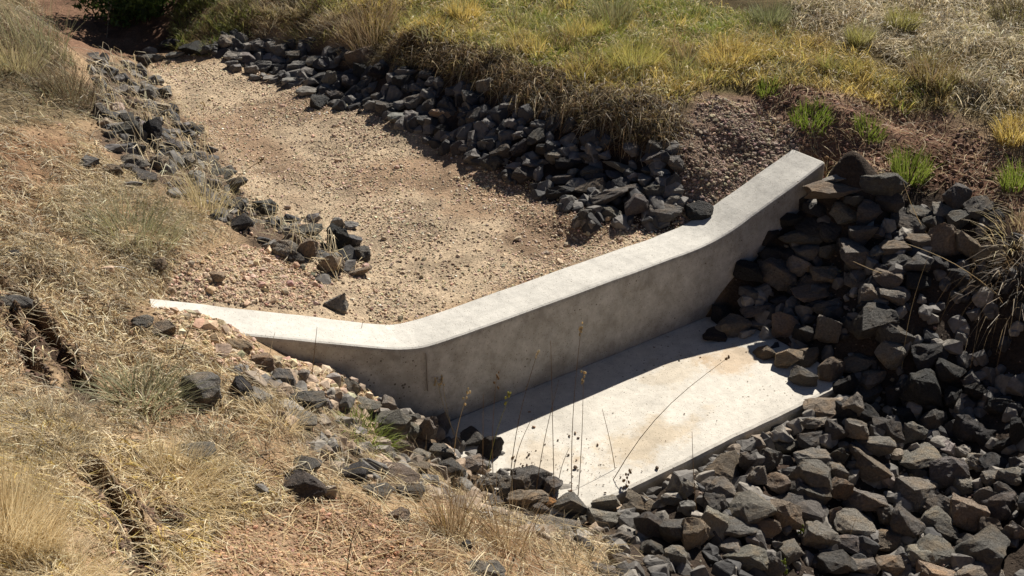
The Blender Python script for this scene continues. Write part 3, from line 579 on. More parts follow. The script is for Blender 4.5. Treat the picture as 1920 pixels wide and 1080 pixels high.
for i, (px, py, ww, hh, tone, zn, own) in enumerate(LIST):
    tn = tone if len(tone) == 1 else tone[int(rr.integers(0, len(tone)))]
    m = dist[i] / FPX
    gk = 1.07 if zn == 'pile' else 1.0
    sx = ww * m * 1.12 * gk; sz0 = hh * m * 1.14 * gk
    sy = sx * rr.uniform(.7, 1.0) if ww < hh * 1.6 else sx * rr.uniform(.5, .7)
    sy = min(sy, sz0 * 1.5)
    sz = max(sz0 * 1.02 - sy * .22, sz0 * .62)
    tilt = rr.normal(0, .13, 2); flip = rr.integers(0, 2)
    rot = Euler((tilt[0] + (math.pi if rr.random() < .3 else 0), tilt[1], YAW + math.pi * flip + rr.normal(0, .2)))
    hv = .26
    pos = P3[i] + _up * sz * hv - ray(px, py) * .0
    jc = np.array(TONE[tn]) * rr.uniform(.75, 1.35) * (1 + rr.normal(0, .018, 3))
    if big[i]:
        vi = int(rr.integers(0, len(ROCKME)))
        o = link('rock', ROCKME[vi], None)
        o.location = pos; o.rotation_euler = rot; o.scale = (sx, sy, sz); o.color = (*jc, 1)
        zn_, r0, c0 = lab[i]
        o['label'] = own or f"{TNAME[tn]} rock, {ORD[c0]} from left in {ORD[r0]} row down, {WHERE[zn]}"
        o['category'] = 'rock'; o['group'] = GRP[zn]
    else:
        V, T = VAR[int(rr.integers(0, len(VAR)))]
        V = (V * (sx, sy, sz)) @ np.array(rot.to_matrix()).T + pos
        rub_V.append(V); rub_T.append(T + nv); rub_C.append(np.tile(jc, (len(V), 1))); nv += len(V)
# chips packed against the front edge of the apron
for x in np.arange(.5, 1.9, .035):
    V, T = VARLO[int(rr.integers(0, len(VARLO)))]
    s = rr.uniform(.05, .10); y = -.90 - s * .5 - rr.uniform(0, .05)
    V = (V * s * rr.uniform(.8, 1.25, 3)) @ np.array(Euler(rr.uniform(0, 6.28, 3)).to_matrix()).T + (x, y, -.478 + rr.uniform(-.012, .008))
    rub_V.append(V); rub_T.append(T + nv); rub_C.append(np.tile(np.array(TONE['dgdb'[int(rr.integers(0, 4))]]) * rr.uniform(.8, 1.2), (len(V), 1))); nv += len(V)
# smaller rubble that chinks the gaps between the counted rocks
def scatter(zn, n, rs, pad=0.0):
    pl = Z[zn]; lo, hi = pl.min(0), pl.max(0); out = []
    q = rs.uniform(lo, hi, (n * 6, 2)); q = q[inpoly(q[:, 0], q[:, 1], pl)][:n]
    return q
for zn, n, (s0, s1) in (('pile', 850, (.04, .11)), ('rbank', 420, (.05, .13)), ('lbank', 170, (.04, .11)), ('fbank', 300, (.03, .10))):
    q = scatter(zn, n, rr); z = ground(q[:, 0], q[:, 1])
    over_apron = (q[:, 0] < 1.8) & (q[:, 0] > .2) & (q[:, 1] > -.95) & (q[:, 1] < 0) & (zn == 'pile')
    on_wall = (np.abs(q[:, 1] - wall_front(q[:, 0]) - .125) < .2) & (q[:, 0] > -1.1) & (q[:, 0] < 2.75)
    on_wall |= (zn == 'pile') & (z > .1)
    for (x, y), zz, bad in zip(q, z, over_apron | on_wall):
        if bad: continue
        V, T = VARLO[int(rr.integers(0, len(VARLO)))]
        s = rr.uniform(s0, s1); sc = s * rr.uniform(.7, 1.3, 3)
        R = np.array(Euler(rr.uniform(0, 6.28, 3)).to_matrix())
        V = (V * sc) @ R.T + (x, y, zz - s * .1)
        tn = ('kddg' if zn == 'pile' else 'kkdd')[int(rr.integers(0, 4))] if zn != 'fbank' else 'dgbt'[int(rr.integers(0, 4))]
        rub_V.append(V); rub_T.append(T + nv); rub_C.append(np.tile(np.array(TONE[tn]) * rr.uniform(.8, 1.2), (len(V), 1))); nv += len(V)
link('rock_rubble', mesh_np('rock_rubble', np.vstack(rub_V), np.vstack(rub_T), np.vstack(rub_C)), M_rubble, kind='stuff', label='small dark rubble filling the gaps between the larger rocks', cat='rubble')


# ------------------------------------------------------------------ gravel, crumbs and clods
_t = (1 + 5 ** .5) / 2
ICO = np.array([(-1, _t, 0), (1, _t, 0), (-1, -_t, 0), (1, -_t, 0), (0, -1, _t), (0, 1, _t), (0, -1, -_t), (0, 1, -_t), (_t, 0, -1), (_t, 0, 1), (-_t, 0, -1), (-_t, 0, 1)], float) / 1.902
ICOF = np.array([(0, 11, 5), (0, 5, 1), (0, 1, 7), (0, 7, 10), (0, 10, 11), (1, 5, 9), (5, 11, 4), (11, 10, 2), (10, 7, 6), (7, 1, 8), (3, 9, 4), (3, 4, 2), (3, 2, 6), (3, 6, 8), (3, 8, 9), (4, 9, 5), (2, 4, 11), (6, 2, 10), (8, 6, 7), (9, 8, 1)])
def pebbles(q, z, size, colr, rs, flat=.75):
    n = len(q)
    v = ICO[None] * rs.uniform(.55, 1.25, (n, 12, 1)) * (size[:, None, None] * .5) * np.stack([rs.uniform(.8, 1.35, n), rs.uniform(.7, 1.1, n), rs.uniform(.5, .95, n) * flat / .75], 1)[:, None, :]
    a = rs.uniform(0, 6.28, n); c, s_ = np.cos(a)[:, None], np.sin(a)[:, None]
    x = v[..., 0] * c - v[..., 1] * s_; y = v[..., 0] * s_ + v[..., 1] * c
    v = np.stack([x + q[:, :1], y + q[:, 1:], v[..., 2] + (z + size * .12)[:, None]], -1)
    f = ICOF[None] + (np.arange(n) * 12)[:, None, None]
    return v.reshape(-1, 3), f.reshape(-1, 3), np.repeat(colr, 12, 0)
def tint(n, base, rs, v=.22, h=.06):
    return np.array(base) * np.exp(rs.normal(0, v, (n, 1))) * (1 + rs.normal(0, h, (n, 3)))
def gravel(name, label, items, rs):
    VV, TT, CC = [], [], []; k = 0
    for pl, n, s0, s1, base in items:
        lo, hi = pl.min(0), pl.max(0)
        q = rs.uniform(lo, hi, (n * 5, 2)); q = q[inpoly(q[:, 0], q[:, 1], pl)]
        dens = fbm(q[:, 0] * 3, q[:, 1] * 3, 3, 77.) + .5
        q = q[rs.random(len(q)) < np.clip(dens * 1.3, .15, 1)][:n]
        wf = wall_front(np.clip(q[:, 0], -1.4, 9))
        onwall = (q[:, 1] > wf - .01) & (q[:, 1] < wf + .245) & (q[:, 0] > -.75) & (q[:, 0] < WW + LEN_R)
        onap = (q[:, 0] > .1) & (q[:, 0] < 1.95) & (q[:, 1] > -.9) & (q[:, 1] < .0)
        q = q[~onwall & ~onap]; m = len(q)
        z = ground_fast(q[:, 0], q[:, 1])
        size = np.clip(s0 * np.exp(rs.exponential(.42, m)), s0, s1)
        v, f, c = pebbles(q, z, size, tint(m, base, rs), rs)
        VV.append(v); TT.append(f + k); CC.append(c); k += len(v)
    link(name, mesh_np(name, np.vstack(VV), np.vstack(TT), np.clip(np.vstack(CC), 0, .9)), M_peb, kind='stuff', label=label, cat='gravel')
rs = np.random.default_rng(31)
def strip(pl, wdt):
    t = np.gradient(pl, axis=0); t /= np.linalg.norm(t, axis=1, keepdims=True); n_ = np.stack([-t[:, 1], t[:, 0]], 1) * wdt
    return np.vstack([pl + n_, (pl - n_)[::-1]])
Z['clods'] = zone([(290, 585), (380, 590), (480, 640), (500, 670), (620, 690), (720, 760), (640, 760), (520, 720), (420, 690), (320, 640)])
Z['midsoil'] = zone([(230, 600), (330, 640), (480, 690), (540, 760), (430, 790), (300, 700)])
Z['lslope'] = zone([(310, 560), (330, 490), (450, 450), (560, 490), (620, 560), (560, 585)])
Z['leftall'] = zone([(-300, 1250), (-250, 500), (-100, 200), (0, 60), (130, 70), (180, 200), (240, 330), (420, 470), (320, 560), (300, 640), (420, 760), (620, 900), (900, 1000), (1060, 1080), (1100, 1250)])
gravel('channel_gravel', 'fine pinkish tan gravel covering the channel bed above the weir',
       [(BED_OUT, 24000, .005, .018, (.54, .425, .295)), (BED_OUT, 220, .015, .045, (.46, .35, .25)), (Z['lslope'], 8000, .005, .022, (.48, .36, .245)), (Z['gravel'], 5000, .006, .02, (.46, .35, .25)), (BED_OUT, 1300, .005, .018, (.18, .125, .085)), (BED_OUT, 1500, .006, .018, (.72, .62, .48))], rs)
gravel('bank_gravel', 'grey pink gravel and clods on the slope behind the right wing',
       [(Z['greygravel'], 9500, .006, .032, (.31, .235, .175)), (Z['redsoil'], 5000, .007, .03, (.24, .145, .10))], rs)
gravel('loose_clods', 'crumbly tan clods and soil crumbs spilled around the left wing end',
       [(Z['clods'], 9000, .005, .03, (.47, .35, .23)), (Z['clods'], 220, .02, .06, (.47, .36, .25)), (Z['lslope'], 200, .015, .05, (.46, .34, .24)), (Z['lbank'], 3000, .006, .035, (.30, .22, .15)), (Z['lbank'], 300, .02, .05, (.13, .11, .09)), (Z['midsoil'], 2500, .006, .04, (.42, .30, .19)), (Z['redfore'], 8000, .005, .02, (.38, .25, .15)), (Z['leftall'], 6000, .005, .025, (.34, .23, .14)), (Z['fbank'], 1500, .008, .03, (.30, .21, .14)), (Z['pile'], 1500, .008, .03, (.22, .17, .13))] + [(strip(tp, hw * 2.6), 1300, .005, .022, (.15, .10, .066)) for k_, (tp, hw, dp) in enumerate(trenches)], rs)
# grit lying on the apron
n = 190
q = np.stack([rs.uniform(.12, 1.85, n), rs.uniform(-.87, -.02, n)], 1); q[:150, 0] = .2 + np.abs(rs.normal(0, .22, 150)); q[:150, 1] = rs.uniform(-.85, -.4, 150)
sz_ = np.clip(.0035 * np.exp(rs.exponential(.5, n)), .003, .016); sz_[:2] = .024
q[0] = atz(1232, 877, -.44)[:2]; q[1] = atz(1079, 877, -.44)[:2]
v, f, c = pebbles(q, np.full(n, -WH + .004), sz_, tint(n, (.13, .09, .06), rs, .4), rs)
link('grit', mesh_np('grit', v, f, c), M_peb, kind='stuff', label='dark grit scattered over the concrete apron', cat='grit')


# ------------------------------------------------------------------ grass
def blade_arrays(root, az, lean, curl, L, W, colr, segs=3, side=None):
    n = len(root); d = np.stack([np.cos(az), np.sin(az)], 1)
    wd = az + math.pi / 2 if side is None else side
    wv = np.stack([np.cos(wd), np.sin(wd), np.zeros(n)], 1)
    p = root.copy(); vs = []
    for i in range(segs + 1):
        t = i / segs
        if i < segs:
            ww = (W * (1 - t) ** .6 * .5)[:, None]
            vs += [p - wv * ww, p + wv * ww]
        else: vs.append(p)
        a = lean + curl * (t + .5 / segs)
        st = (L / segs)[:, None]
        p = p + st * np.stack([np.sin(a) * d[:, 0], np.sin(a) * d[:, 1], np.cos(a)], 1)
    k = len(vs); V = np.stack(vs, 1).reshape(-1, 3)
    tri = []
    for i in range(segs - 1): tri += [(2 * i, 2 * i + 1, 2 * i + 3), (2 * i, 2 * i + 3, 2 * i + 2)]
    tri.append((2 * segs - 2, 2 * segs - 1, 2 * segs))
    T = np.array(tri)[None] + (np.arange(n) * k)[:, None, None]
    return V, T.reshape(-1, 3), np.repeat(colr, k, 0)
def straw_arrays(q, az, L, W, arch, colr, rs, segs=3, lift=.004):
    n = len(q); d = np.stack([np.cos(az), np.sin(az)], 1); sdv = np.stack([-d[:, 1], d[:, 0]], 1)
    bow = rs.normal(0, .1, n) * L; vs = []
    for i in range(segs + 1):
        t = i / segs
        c = q + d * (L * (t - .5))[:, None] + sdv * (bow * math.sin(math.pi * t))[:, None]
        z = ground_fast(c[:, 0], c[:, 1], GZ0) + lift + arch * (math.sin(math.pi * t) if True else 1) + rs.uniform(0, .006, n)
        ww = (W * (.5 if i < segs else .15))[:, None]
        tw = rs.uniform(-.5, .5, n)
        vs += [np.column_stack([c - sdv * ww, z - tw * W]), np.column_stack([c + sdv * ww, z + tw * W])]
    k = len(vs); V = np.stack(vs, 1).reshape(-1, 3); tri = []
    for i in range(segs): tri += [(2 * i, 2 * i + 1, 2 * i + 3), (2 * i, 2 * i + 3, 2 * i + 2)]
    T = np.array(tri)[None] + (np.arange(n) * k)[:, None, None]
    return V, T.reshape(-1, 3), np.repeat(colr, k, 0)
def pts_in(pl, n, rs, avoid=True, gap=None):
    lo, hi = pl.min(0), pl.max(0); out = np.zeros((0, 2))
    while len(out) < n:
        q = rs.uniform(lo, hi, (n * 2, 2)); q = q[inpoly(q[:, 0], q[:, 1], pl)]
        if avoid:
            wf = wall_front(np.clip(q[:, 0], -1.4, 9))
            bad = (q[:, 1] > wf - .03) & (q[:, 1] < wf + .28) & (q[:, 0] > -1.0) & (q[:, 0] < WW + LEN_R + .03)
            bad |= (q[:, 0] > .05) & (q[:, 0] < 1.97) & (q[:, 1] > -.93) & (q[:, 1] < .1)
            for tp, hw, dp in trenches: bad |= pdist(q[:, 0], q[:, 1], tp) < hw * 1.1
            if gap is not None: bad |= fbm(q[:, 0] * 2.6, q[:, 1] * 2.6, 4, 210.) < gap
            q = q[~bad]
        out = np.vstack([out, q])
    return out[:n]
PAL = {'gold': (.64, .49, .15), 'straw': (.66, .53, .31), 'pale': (.74, .64, .44), 'green': (.23, .285, .05), 'lush': (.17, .235, .03), 'olive': (.36, .345, .10), 'brown': (.27, .18, .095), 'grey': (.47, .41, .30), 'dark': (.09, .068, .042), 'sage': (.25, .25, .13)}
def pick(n, mix, rs, v=.2):
    k = list(mix); p = np.array([mix[a] for a in k], float); p /= p.sum()
    idx = rs.choice(len(k), n, p=p)
    return np.array([PAL[a] for a in k])[idx] * np.exp(rs.normal(0, v, (n, 1)))
class Stuff:
    def __init__(self): self.V, self.T, self.C, self.k = [], [], [], 0
    def add(self, a):
        v, t, c = a; self.V.append(v); self.T.append(t + self.k); self.C.append(c); self.k += len(v)
    def make(self, name, label, cat='grass'):
        return link(name, mesh_np(name, np.vstack(self.V), np.vstack(self.T), np.clip(np.vstack(self.C), 0, .9)), M_grass, kind='stuff', label=label, cat=cat)
def clump_blades(S_, c, rad, h, nb, mix, rs, leanm=.45, curl=.7, wid=.0035, dirn=None, dstr=0., cv=.15):
    """nb blades around each centre c, fanning outward."""
    n = len(c); tot = n * nb
    cc = np.repeat(c, nb, 0); rr_ = np.repeat(rad, nb) * np.sqrt(rs.random(tot)); a = rs.uniform(0, 6.283, tot)
    q = cc + np.stack([np.cos(a), np.sin(a)], 1) * rr_[:, None]
    z = ground_fast(q[:, 0], q[:, 1]) - .004
    frac = rr_ / (np.repeat(rad, nb) + 1e-6)
    az = a + rs.normal(0, .6, tot)
    if dirn is not None:
        vx = np.cos(az) * (1 - dstr) + math.cos(dirn) * dstr; vy = np.sin(az) * (1 - dstr) + math.sin(dirn) * dstr
        az = np.arctan2(vy, vx)
    lean = np.abs(rs.normal(leanm, .2, tot)) * (.35 + .65 * frac)
    L = np.repeat(h, nb) * rs.uniform(.55, 1.1, tot)
    cl = np.repeat(pick(n, mix, rs, .1), nb, 0) * .65 + pick(tot, mix, rs, cv) * .35
    S_.add(blade_arrays(np.column_stack([q, z]), az, lean, np.abs(rs.normal(curl, .3, tot)), L, wid * rs.uniform(.6, 1.3, tot), cl, side=rs.uniform(0, 6.283, tot)))
def litter(S_, pl, n, L0, L1, mix, rs, wid=.0025, arch=.006, az0=None, azs=3.2, gap=None):
    q = pts_in(pl, n, rs); L = rs.uniform(L0, L1, n)
    az = rs.uniform(0, 6.283, n) if az0 is None else az0 + rs.normal(0, azs, n)
    d = np.stack([np.cos(az), np.sin(az)], 1) * L[:, None] * .5
    near = np.zeros(n, bool)
    for tp, hw, dp in trenches:
        for e in (q - d, q + d, q): near |= pdist(e[:, 0], e[:, 1], tp) < hw * 1.05
    near &= rs.random(n) > .22
    if gap: near |= fbm(q[:, 0] * 2.6, q[:, 1] * 2.6, 4, 210.) + rs.normal(0, .12, n) < gap
    q, L, az = q[~near], L[~near], az[~near]; n = len(q)
    S_.add(straw_arrays(q, az, L, wid * rs.uniform(.6, 1.3, n), np.abs(rs.normal(0, arch, n)), pick(n, mix, rs), rs))
rs = np.random.default_rng(77)
TOCH = math.atan2(-.35, -1)                               # from the far bank towards the channel
# far field: gold and green sward, dry at the right
F = Stuff()
Z['greenband'] = zone([(780, 60), (880, 85), (1010, 125), (1150, 165), (1270, 190), (1340, 150), (1480, 160), (1640, 190), (1800, 210), (1600, 100), (1450, 40), (1100, -60), (700, -80), (560, -40), (600, 10)])
Z['dryfield'] = zone([(1500, -60), (1480, 40), (1600, 90), (1720, 140), (1850, 230), (1950, 300), (2200, 330), (2400, -100), (1900, -200)])
Z['overhang'] = zone([(720, 75), (850, 85), (990, 125), (1130, 165), (1270, 195), (1290, 255), (1250, 270), (1120, 250), (1000, 205), (850, 145), (720, 115)])
q = pts_in(Z['greenband'], 1500, rs); g = fbm(q[:, 0] * .9, q[:, 1] * .9, 3, 12.)
for m_, mix in ((g > .10, {'gold': 5, 'straw': 1, 'olive': 2, 'brown': 1}), ((g <= .10) & (g > -.12), {'olive': 4, 'gold': 2, 'green': 3, 'straw': 1, 'brown': .7}), (g <= -.12, {'green': 3, 'lush': 2, 'olive': 2, 'straw': 1})):
    c = q[m_]; clump_blades(F, c, rs.uniform(.05, .13, len(c)), rs.uniform(.04, .12, len(c)), 30, mix, rs, .6, .9, .005, None, 0., .35)
litter(F, Z['greenband'], 6000, .05, .16, {'straw': 3, 'pale': 1.5, 'gold': 2, 'olive': 2}, rs, .0035, .03)
q = pts_in(Z['dryfield'], 560, rs)
clump_blades(F, q, rs.uniform(.06, .14, len(q)), rs.uniform(.05, .15, len(q)), 34, {'grey': 4, 'pale': 2, 'straw': 2, 'olive': 1.2}, rs, .6, .9, .0045)
litter(F, Z['dryfield'], 17000, .06, .2, {'pale': 4, 'grey': 4, 'straw': 2, 'brown': 1}, rs, .004, .035)
q = pts_in(Z['greenband'], 110, rs)
clump_blades(F, q, rs.uniform(.04, .10, len(q)), rs.uniform(.09, .20, len(q)), 60, {'olive': 3, 'brown': 3, 'gold': 3, 'sage': 2, 'green': 1, 'dark': 1}, rs, .4, .6, .0045, None, 0., .35)
q = pts_in(Z['dryfield'], 60, rs)
clump_blades(F, q, rs.uniform(.04, .10, len(q)), rs.uniform(.08, .17, len(q)), 60, {'olive': 3, 'brown': 3, 'grey': 3, 'dark': 1}, rs, .4, .6, .0045, None, 0., .35)
F.make('field_grass', 'gold and green meadow grass, drier towards the right, beyond the channel')
# overhanging fringe above the far rock edging
F = Stuff()
q = pts_in(Z['overhang'], 640, rs)
clump_blades(F, q, rs.uniform(.03, .08, len(q)), rs.uniform(.04, .10, len(q)), 17, {'brown': 5, 'gold': 2, 'straw': 1.2, 'dark': 3.5, 'olive': 1}, rs, .9, 1.2, .0038, TOCH, .6, .35)
litter(F, Z['overhang'], 1500, .06, .2, {'brown': 3, 'straw': 1.5, 'dark': 4, 'grey': 1}, rs, .003, .04)
Z['bankface'] = zone([(820, 150), (1000, 225), (1130, 275), (1270, 300), (1250, 250), (1100, 200), (1000, 170), (860, 125)])
litter(F, Z['bankface'], 800, .08, .22, {'brown': 4, 'straw': 1, 'grey': 1.5, 'dark': 4}, rs, .003, .05)
Z['fartop'] = zone([(430, 40), (560, 75), (700, 120), (760, 95), (640, 20), (540, -60), (420, -60)])
q = pts_in(Z['fartop'], 300, rs)
clump_blades(F, q, rs.uniform(.03, .08, len(q)), rs.uniform(.06, .15, len(q)), 24, {'brown': 3, 'straw': 3, 'grey': 2, 'olive': 2, 'dark': 2}, rs, .6, 1.0, .004, TOCH, .4, .35)
Z['farslope'] = zone([(330, 90), (390, 100), (470, 60), (480, -20), (380, -60), (320, 20)])
q = pts_in(Z['farslope'], 200, rs)
clump_blades(F, q, rs.uniform(.03, .08, len(q)), rs.uniform(.05, .13, len(q)), 26, {'green': 3, 'olive': 2, 'sage': 2, 'dark': 2, 'brown': 1}, rs, .6, .9, .0045, TOCH, .3, .35)
F.make('fringe_grass', 'brown dry grass hanging over the eroded edge above the far rocks')
# left side: straw mats and grey green bents
F = Stuff()
Z['leftmat'] = zone([(-250, 800), (-200, 400), (-60, 240), (150, 230), (200, 290), (310, 350), (430, 440), (330, 500), (300, 570), (230, 600), (300, 680), (420, 780), (520, 900), (400, 940), (200, 850), (100, 800)])
Z['leftgrass'] = zone([(60, 330), (130, 290), (230, 320), (400, 410), (430, 460), (300, 480), (220, 560), (120, 560), (40, 480)])
Z['lefttop'] = zone([(-150, 220), (0, 250), (100, 250), (170, 220), (150, 140), (120, 80), (80, 20), (0, -40), (-200, -40)])
Z['forestraw'] = zone([(-250, 1250), (-250, 700), (60, 760), (200, 830), (330, 860), (520, 880), (640, 920), (420, 970), (330, 1090), (300, 1250)])
Z['forebank'] = zone([(430, 760), (560, 740), (760, 850), (900, 940), (1080, 980), (1180, 1040), (1150, 1200), (820, 1200), (760, 1000), (600, 920), (470, 860)])
litter(F, Z['leftmat'], 17000, .03, .14, {'straw': 4, 'pale': 3, 'grey': 3, 'brown': 2.5, 'dark': 1}, rs, .0030, .016, gap=-.08)
q = pts_in(Z['leftgrass'], 330, rs)
clump_blades(F, q, rs.uniform(.03, .09, len(q)), rs.uniform(.05, .13, len(q)), 18, {'grey': 4, 'sage': 2, 'straw': 3, 'dark': 1.5, 'brown': 1}, rs, .9, 1.2, .0032, None, 0., .4)
q = pts_in(Z['leftmat'], 420, rs, gap=0.)
clump_blades(F, q, rs.uniform(.02, .07, len(q)), rs.uniform(.03, .08, len(q)), 18, {'straw': 3, 'grey': 2, 'pale': 2, 'brown': 1}, rs, .9, .9, .0022)
q = pts_in(Z['lefttop'], 520, rs, gap=-.05)
clump_blades(F, q, rs.uniform(.03, .08, len(q)), rs.uniform(.05, .15, len(q)), 16, {'grey': 1, 'straw': .7, 'brown': 3, 'sage': 4, 'dark': 4}, rs, .5, .9, .0034, None, 0., .4)
litter(F, Z['lefttop'], 3500, .06, .2, {'straw': 2, 'grey': 2, 'sage': 2, 'brown': 3, 'dark': 2}, rs, .0026, .03)
F.make('bank_grass', 'matted dry straw and grey green grass on the left bank')
F = Stuff()
litter(F, Z['forestraw'], 19000, .03, .16, {'straw': 4, 'pale': 4, 'gold': 1.5, 'brown': 2, 'dark': .8}, rs, .0026, .014, gap=-.25)
q = pts_in(Z['forestraw'], 420, rs, gap=-.1)
clump_blades(F, q, rs.uniform(.02, .06, len(q)), rs.uniform(.03, .09, len(q)), 22, {'straw': 3, 'pale': 3, 'gold': 2}, rs, .9, .9, .0016)
litter(F, Z['forebank'], 1900, .06, .26, {'straw': 4, 'pale': 3, 'grey': 3, 'brown': 1}, rs, .0022, .03)
q = pts_in(Z['forebank'], 70, rs)
clump_blades(F, q, rs.uniform(.01, .05, len(q)), rs.uniform(.05, .15, len(q)), 18, {'straw': 3, 'grey': 2, 'brown': 2, 'sage': 1}, rs, .6, 1.0, .002)
litter(F, Z['redfore'], 260, .05, .2, {'straw': 3, 'pale': 2}, rs, .002, .01)
litter(F, Z['midsoil'], 900, .05, .2, {'straw': 3, 'pale': 2, 'grey': 2, 'brown': 2}, rs, .0026, .02)
litter(F, Z['clods'], 200, .05, .2, {'straw': 3, 'pale': 2}, rs, .002, .01)
litter(F, Z['redsoil'], 900, .04, .14, {'straw': 3, 'brown': 2}, rs, .003, .008)
litter(F, Z['lbank'], 650, .06, .26, {'straw': 3, 'pale': 2, 'grey': 2}, rs, .003, .09)
Z['rightout'] = zone([(1960, 420), (2400, 320), (2600, 800), (2150, 1000), (2060, 800), (1990, 600)])
litter(F, Z['rightout'], 3000, .06, .2, {'straw': 3, 'grey': 3, 'brown': 3, 'dark': 1}, rs, .003, .03)
q = pts_in(Z['rightout'], 130, rs)
clump_blades(F, q, rs.uniform(.04, .1, len(q)), rs.uniform(.08, .2, len(q)), 30, {'grey': 3, 'straw': 3, 'brown': 3, 'olive': 1, 'dark': 2}, rs, .6, 1., .0035, None, 0., .35)
F.make('straw_litter', 'blond straw litter strewn over the near bank')

# single tussocks, each a thing of its own
def tuft(label, px, py, hpx, rpx, nb, mix, seed, leanm=.4, curl=.7, wid=.003, cat='grass tuft', dirn=None, dstr=0., name='grass_tuft', group=None):
    r = np.random.default_rng(seed); b0 = hit(np.array([px]), np.array([py]), ground_fast)[0]; m = float((b0 - CAM) @ _F) / FPX
    S_ = Stuff(); c = b0[None, :2]
    clump_blades(S_, c, np.array([rpx * m]), np.array([hpx * m]), nb, mix, r, leanm, curl, wid, dirn, dstr, .2)
    V = np.vstack(S_.V) - b0
    o = link(name, mesh_np(name, V, np.vstack(S_.T), np.clip(np.vstack(S_.C), 0, .9)), M_grass, label=label, cat=cat, group=group)
    o.location = b0
    return o
G1 = 'green tufts on the bare soil at right'
LU = {'lush': 3, 'green': 5}
tuft('bright green grass tuft on bare soil above the right wing', 1520, 226, 30, 36, 300, LU, 1, .3, .5, .0042, group=G1)
tuft('second green tuft from the wing, left of the tallest one', 1630, 246, 26, 28, 220, LU, 2, .3, .5, .0042, group=G1)
tuft('tallest bright green tuft, directly above the right rock pile', 1706, 325, 48, 34, 320, LU, 3, .3, .45, .0042, group=G1)
tuft('bright green tuft cut by the right edge of the photo', 1908, 345, 46, 30, 260, LU, 4, .3, .5, .0042, group=G1)
tuft('tiny green tuft at the meadow edge above bare soil', 1440, 172, 30, 20, 120, LU, 5, .4, .5, .004)
DRY = {'straw': 4, 'pale': 3, 'grey': 2}
TR = math.atan2(-.6, -1)
tuft('wiry dry tussock hanging over the right edge of the rock pile', 1905, 520, 165, 70, 100, {'straw': 3, 'grey': 2, 'brown': 5, 'dark': 3}, 6, .8, 2.3, .0036, dirn=TR, dstr=.62)
tuft('dark matted grass under the wiry tussock at the right edge', 1930, 500, 80, 60, 240, {'dark': 4, 'brown': 4, 'grey': 1}, 61, .9, 1.6, .004, dirn=TR, dstr=.4)
tuft('upper brown tussock at the right edge above the wiry one', 1905, 450, 85, 40, 130, {'olive': 2, 'straw': 2, 'brown': 4, 'dark': 3}, 7, .7, 1.2, .0045, dirn=TR, dstr=.4)
tuft('big blond feathery tussock filling the bottom left corner', 10, 1000, 190, 85, 1500, {'pale': 5, 'straw': 4, 'sage': 1}, 8, .5, .7, .0022)
tuft('blond tussock at the left edge of the bottom', 110, 1075, 120, 70, 800, {'pale': 4, 'straw': 4, 'gold': 1}, 9, .8, .9, .002)
tuft('flattened blond tussock right of the lower trench', 330, 905, 110, 70, 800, {'pale': 4, 'straw': 4, 'gold': 1}, 10, 1.1, .7, .002, dirn=0.2, dstr=.4)
tuft('grey brown tussock below the end of the trench', 90, 815, 110, 80, 900, {'grey': 3, 'straw': 3, 'brown': 2, 'sage': 1}, 11, .9, .8, .002)
tuft('coarse grey green tussock left of the large grey boulder', 265, 755, 110, 62, 330, {'sage': 4, 'grey': 4, 'straw': 1}, 12, .9, .8, .0042)
tuft('dry tussock below the large grey boulder', 400, 850, 70, 55, 260, {'grey': 3, 'sage': 3, 'straw': 3}, 13, .9, .8, .003)
tuft('straw tussock in front of the blackish upright rock', 520, 790, 85, 40, 190, {'straw': 4, 'grey': 2, 'sage': 1}, 14, .8, .8, .003)
tuft('dark green leafy rosette among the near bank rocks', 680, 815, 55, 48, 260, {'sage': 3, 'green': 4}, 15, .9, .8, .0055)
tuft('brown dry tussock on the near bank, left of two', 845, 1000, 140, 30, 150, {'gold': 1, 'straw': 3, 'brown': 4, 'dark': 1}, 16, .35, .4, .0028)
tuft('pale dry tussock on the near bank, right of two', 950, 1030, 160, 36, 150, {'straw': 4, 'pale': 2, 'brown': 3, 'dark': 1}, 17, .5, .5, .0028)
tuft('sprawling dry tussock at the bottom by the rock pile', 1080, 1065, 100, 70, 200, {'straw': 4, 'grey': 2, 'brown': 3, 'dark': 1}, 18, .9, .8, .0024)
tuft('green bladed tussock beside the left rock edging', 385, 395, 120, 34, 150, {'sage': 4, 'olive': 3, 'straw': 2}, 19, .4, .5, .003)
tuft('large grey green tussock in the middle of the left bank', 250, 440, 110, 75, 420, {'sage': 3, 'grey': 4, 'straw': 2, 'olive': 1}, 20, .7, .8, .003)
tuft('brown twiggy tussock at the top of the left edging', 130, 180, 90, 50, 360, {'brown': 5, 'sage': 2, 'dark': 2}, 21, .5, .6, .003)
tuft('dark green tussock at the far left under tall stems', 25, 130, 90, 45, 360, {'sage': 3, 'green': 3, 'straw': 1}, 22, .5, .6, .003)
tuft('tall dry stems at the top left corner', 60, 90, 150, 60, 130, {'straw': 1, 'sage': 2, 'brown': 4}, 23, .18, .35, .003)
tuft('dry brown tussock leaning over the big rusty boulder', 700, 70, 110, 45, 360, {'brown': 3, 'grey': 2, 'straw': 2, 'olive': 1}, 24, .4, .6, .003)
